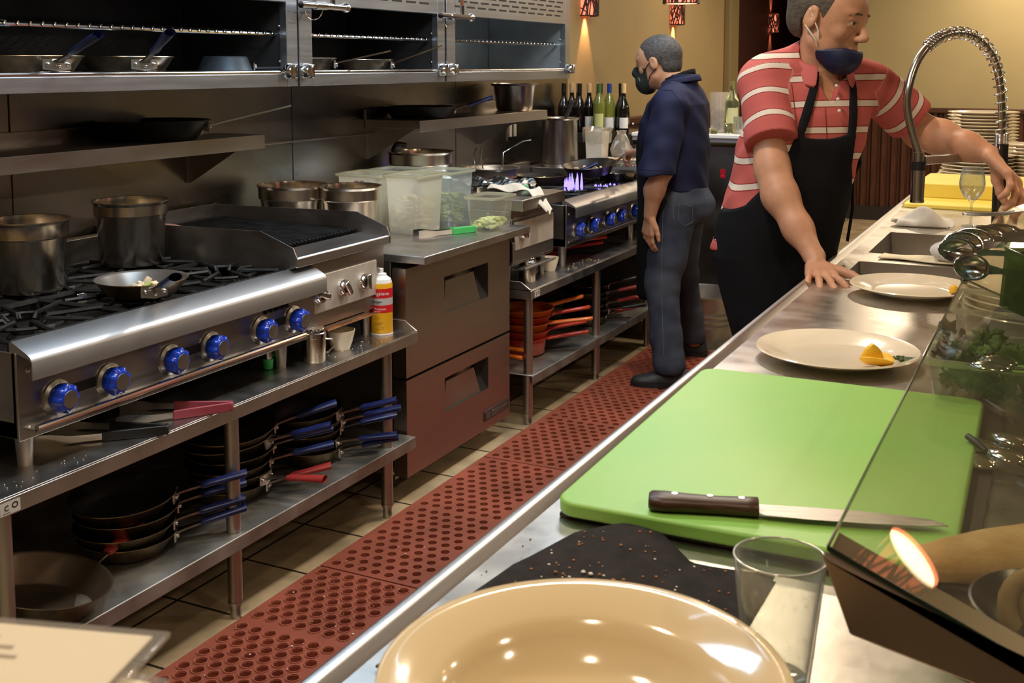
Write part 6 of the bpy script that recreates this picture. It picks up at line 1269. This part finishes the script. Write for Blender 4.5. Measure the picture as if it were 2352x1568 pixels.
r2=[(.97,-.835,3.56,.192,.142),(1.05,-.815,3.565,.190,.146),(1.18,-.785,3.58,.190,.148),(1.30,-.757,3.595,.196,.142),(1.40,-.735,3.607,.200,.125),(1.475,-.718,3.615,.170,.095),(1.525,-.712,3.62,.095,.078)]
SLV1=[(-.862,3.525,1.492),(-.808,3.425,1.325)]; SLV2=[(-.562,3.725,1.478),(-.465,3.80,1.385)]
Sf=Field((-1.10,3.28,.93),(-.34,3.98,1.68),.0042)
T2=torso(r2,F2,2.3); sh=seg(SLV1[0],SLV2[0],.072,.070)
Sf.add([T2],0).add([sh],.05).add([seg((-.742,3.640,1.575),(-.842,3.545,1.515),.058,.066),seg((-.715,3.645,1.565),(-.60,3.70,1.500),.055,.060)],.05)
s1=seg(SLV1[0],SLV1[1],.078,.080); s2=seg(SLV2[0],SLV2[1],.076,.080)
Sf.add([s1,s2],.018)
for a,b_ in (SLV1,SLV2):
    a=np.array(a);b_=np.array(b_);d=unit(b_-a); e=b_+d*.012
    r=Sf.sub((e-.13,e+.13),0); sl,x,y,z=r; cutp=(x-e[0])*d[0]+(y-e[1])*d[1]+(z-e[2])*d[2]; near=np.sqrt((x-e[0])**2+(y-e[1])**2+(z-e[2])**2)
    tv=T2[0](x,y,z); Sf.D[sl]=np.where((near<.13)&(cutp>0)&(tv>.004),np.maximum(Sf.D[sl],cutp),Sf.D[sl])
Sf.carve([torso([(1.47,-.700,3.602,.060,.066),(1.54,-.695,3.60,.072,.078),(1.66,-.690,3.60,.078,.085)],F2,2)],.004)
Sf.carve([seg(np.array((-.720+F2[0]*.09,3.615+F2[1]*.09,1.415)),np.array((-.715+F2[0]*.085,3.615+F2[1]*.085,1.56)),.006,.050)],.004)
creases(Sf,.0020,((38,22,30,0,1),(-30,45,52,1,.8),(60,-20,18,2,.6)))
so,V=Sf.mesh('striped_polo_shirt',stripe_mat(),P2)
x,y,z=V[:,0],V[:,1],V[:,2]; dt=T2[0](x,y,z); d1,d2=s1[0](x,y,z),s2[0](x,y,z)
st=z+.010*np.sin((x-y)*14)+.08; 
for (a,b_),dd,ph in((SLV1,d1,.0085),(SLV2,d2,-.0175)):
    a=np.array(a);b_=np.array(b_);d=unit(b_-a); tt=(V-a)@d; m=(dd<dt-.006)&(tt>-.02); st=np.where(m,-tt+1.0+ph,st)
setattr_(so,'stripe',st)
DKR=M('dark_red_seam',(.16,.015,.015),.8); OS=(.05,.2,1.5)
surf_line(so,[(-.745,3.4,1.49),(-.735,3.4,1.42),(-.725,3.4,1.33),(-.72,3.4,1.25)],OS,DKR,'armhole_seam',P2,.0013)
surf_line(so,[(-.655,3.45,1.42),(-.650,3.45,1.36),(-.648,3.45,1.33)],OS,DKR,'placket_edge',P2,.0012)
COLR=M('coral_collar',(.47,.105,.09),.8,0,bump=.3,bs=300)
o2=tuple(-c for c in P2.location); fx,fy=F2
b=MB(); pts=lambda q,z,k:[(-.712+q*(math.cos(a)*fx-math.sin(a)*fy*1.0),3.618+q*(math.cos(a)*fy+math.sin(a)*fx),z+.045-(.045+k*.045)*(.5+.5*math.cos(a))) for a in [.45+(2*pi-.9)*j/30 for j in range(31)]]
b.rings([pts(.082,1.525,1),pts(.086,1.578,.8),pts(.096,1.582,.9),pts(.122,1.525,1.3)],False,False,closed=False); b.build('shirt_collar',COLR,P2,o2,smooth=180,solid=.004,sub=1)
# apron as an offset of the torso and hips, limited to its cut-out shape
L2x,L2y=L2
rA=[(.62,-.765,3.54,.150,.118),(.80,-.800,3.548,.172,.130),(.95,-.828,3.557,.190,.146)]+[(z,cx,cy,a_+.004,b_+.004) for z,cx,cy,a_,b_ in r2[1:]]
Af=Field((-1.12,3.28,.60),(-.50,3.90,1.56),.0042); Af.add([torso(rA,F2,2.3,.008)],0)
def apron_cut(x,y,z):
    cx=np.interp(z,[r[0] for r in r2],[r[1] for r in r2]); cy=np.interp(z,[r[0] for r in r2],[r[2] for r in r2]); l=(x-cx)*L2x+(y-cy)*L2y; f=(x-cx)*fx+(y-cy)*fy
    half=np.interp(z,[.6,1.05,1.12,1.24,1.335,1.345],[.30,.28,.175,.115,.098,.096]); top=z-(1.325+.9*(l-.0)**2*2)
    bib=np.maximum(np.abs(l-.012)-half,top)
    st_=np.maximum(np.abs(np.abs(l-.012)-np.interp(z,[1.3,1.5],[.092,.062]))-.0125,np.maximum(1.30-z,z-1.535))
    return np.maximum(np.minimum(bib,st_),-f-.02)
Af.clip(apron_cut); Af.mesh('apron',APR,P2)
Tf=Field((-1.15,3.3,.06),(-.55,3.95,1.06),.005)
Tf.add([torso([(.78,-.800,3.555,.155,.120),(.90,-.825,3.56,.175,.134),(1.02,-.825,3.565,.186,.138)],F2,2.3)],0)
Tf.add(chain([(-.855,3.515,.88),(-.79,3.50,.70),(-.750,3.49,.50),(-.745,3.50,.10)],(.100,.088,.078,.074))+chain([(-.775,3.62,.88),(-.74,3.67,.50),(-.735,3.70,.10)],(.095,.076,.073)),.03)
Tf.clip(lambda x,y,z:.075-z+0*x+0*y); creases(Tf,.0025,((25,18,60,0,1),(-40,12,95,1.5,.5)))
Tf.mesh('black_trousers',M('black_trouser_cloth',(.010,.010,.012),.85,0,bump=.3,bs=25),P2)
shoe(P2,(-.80,3.57,0),(-.72,3.27,0)); shoe(P2,(-.79,3.78,0),(-.70,3.50,0))
b=MB()
for q in((.000,1.485),(.004,1.445),(.008,1.41)):
    c=np.array((-.716+fx*.1,3.615+fy*.1)); b.ball((c[0]+L2x*.012+fx*(.012+q[0]*3),c[1]+L2y*.012+fy*(.012+q[0]*3),q[1]),.0055)
b.build('shirt_button',M('pearl_button',(.75,.62,.52),.3),P2,o2)
b=MB()
for k in range(1): b.tube([(-.603,3.60,1.27),(-.592,3.64,1.285),(-.586,3.67,1.24),(-.600,3.62,1.20),(-.598,3.63,1.10),(-.606,3.60,1.00)],[.007,.007,.006,.006,.005,.005],8)
b.build('apron_tie',APR,P2,o2,smooth=60)
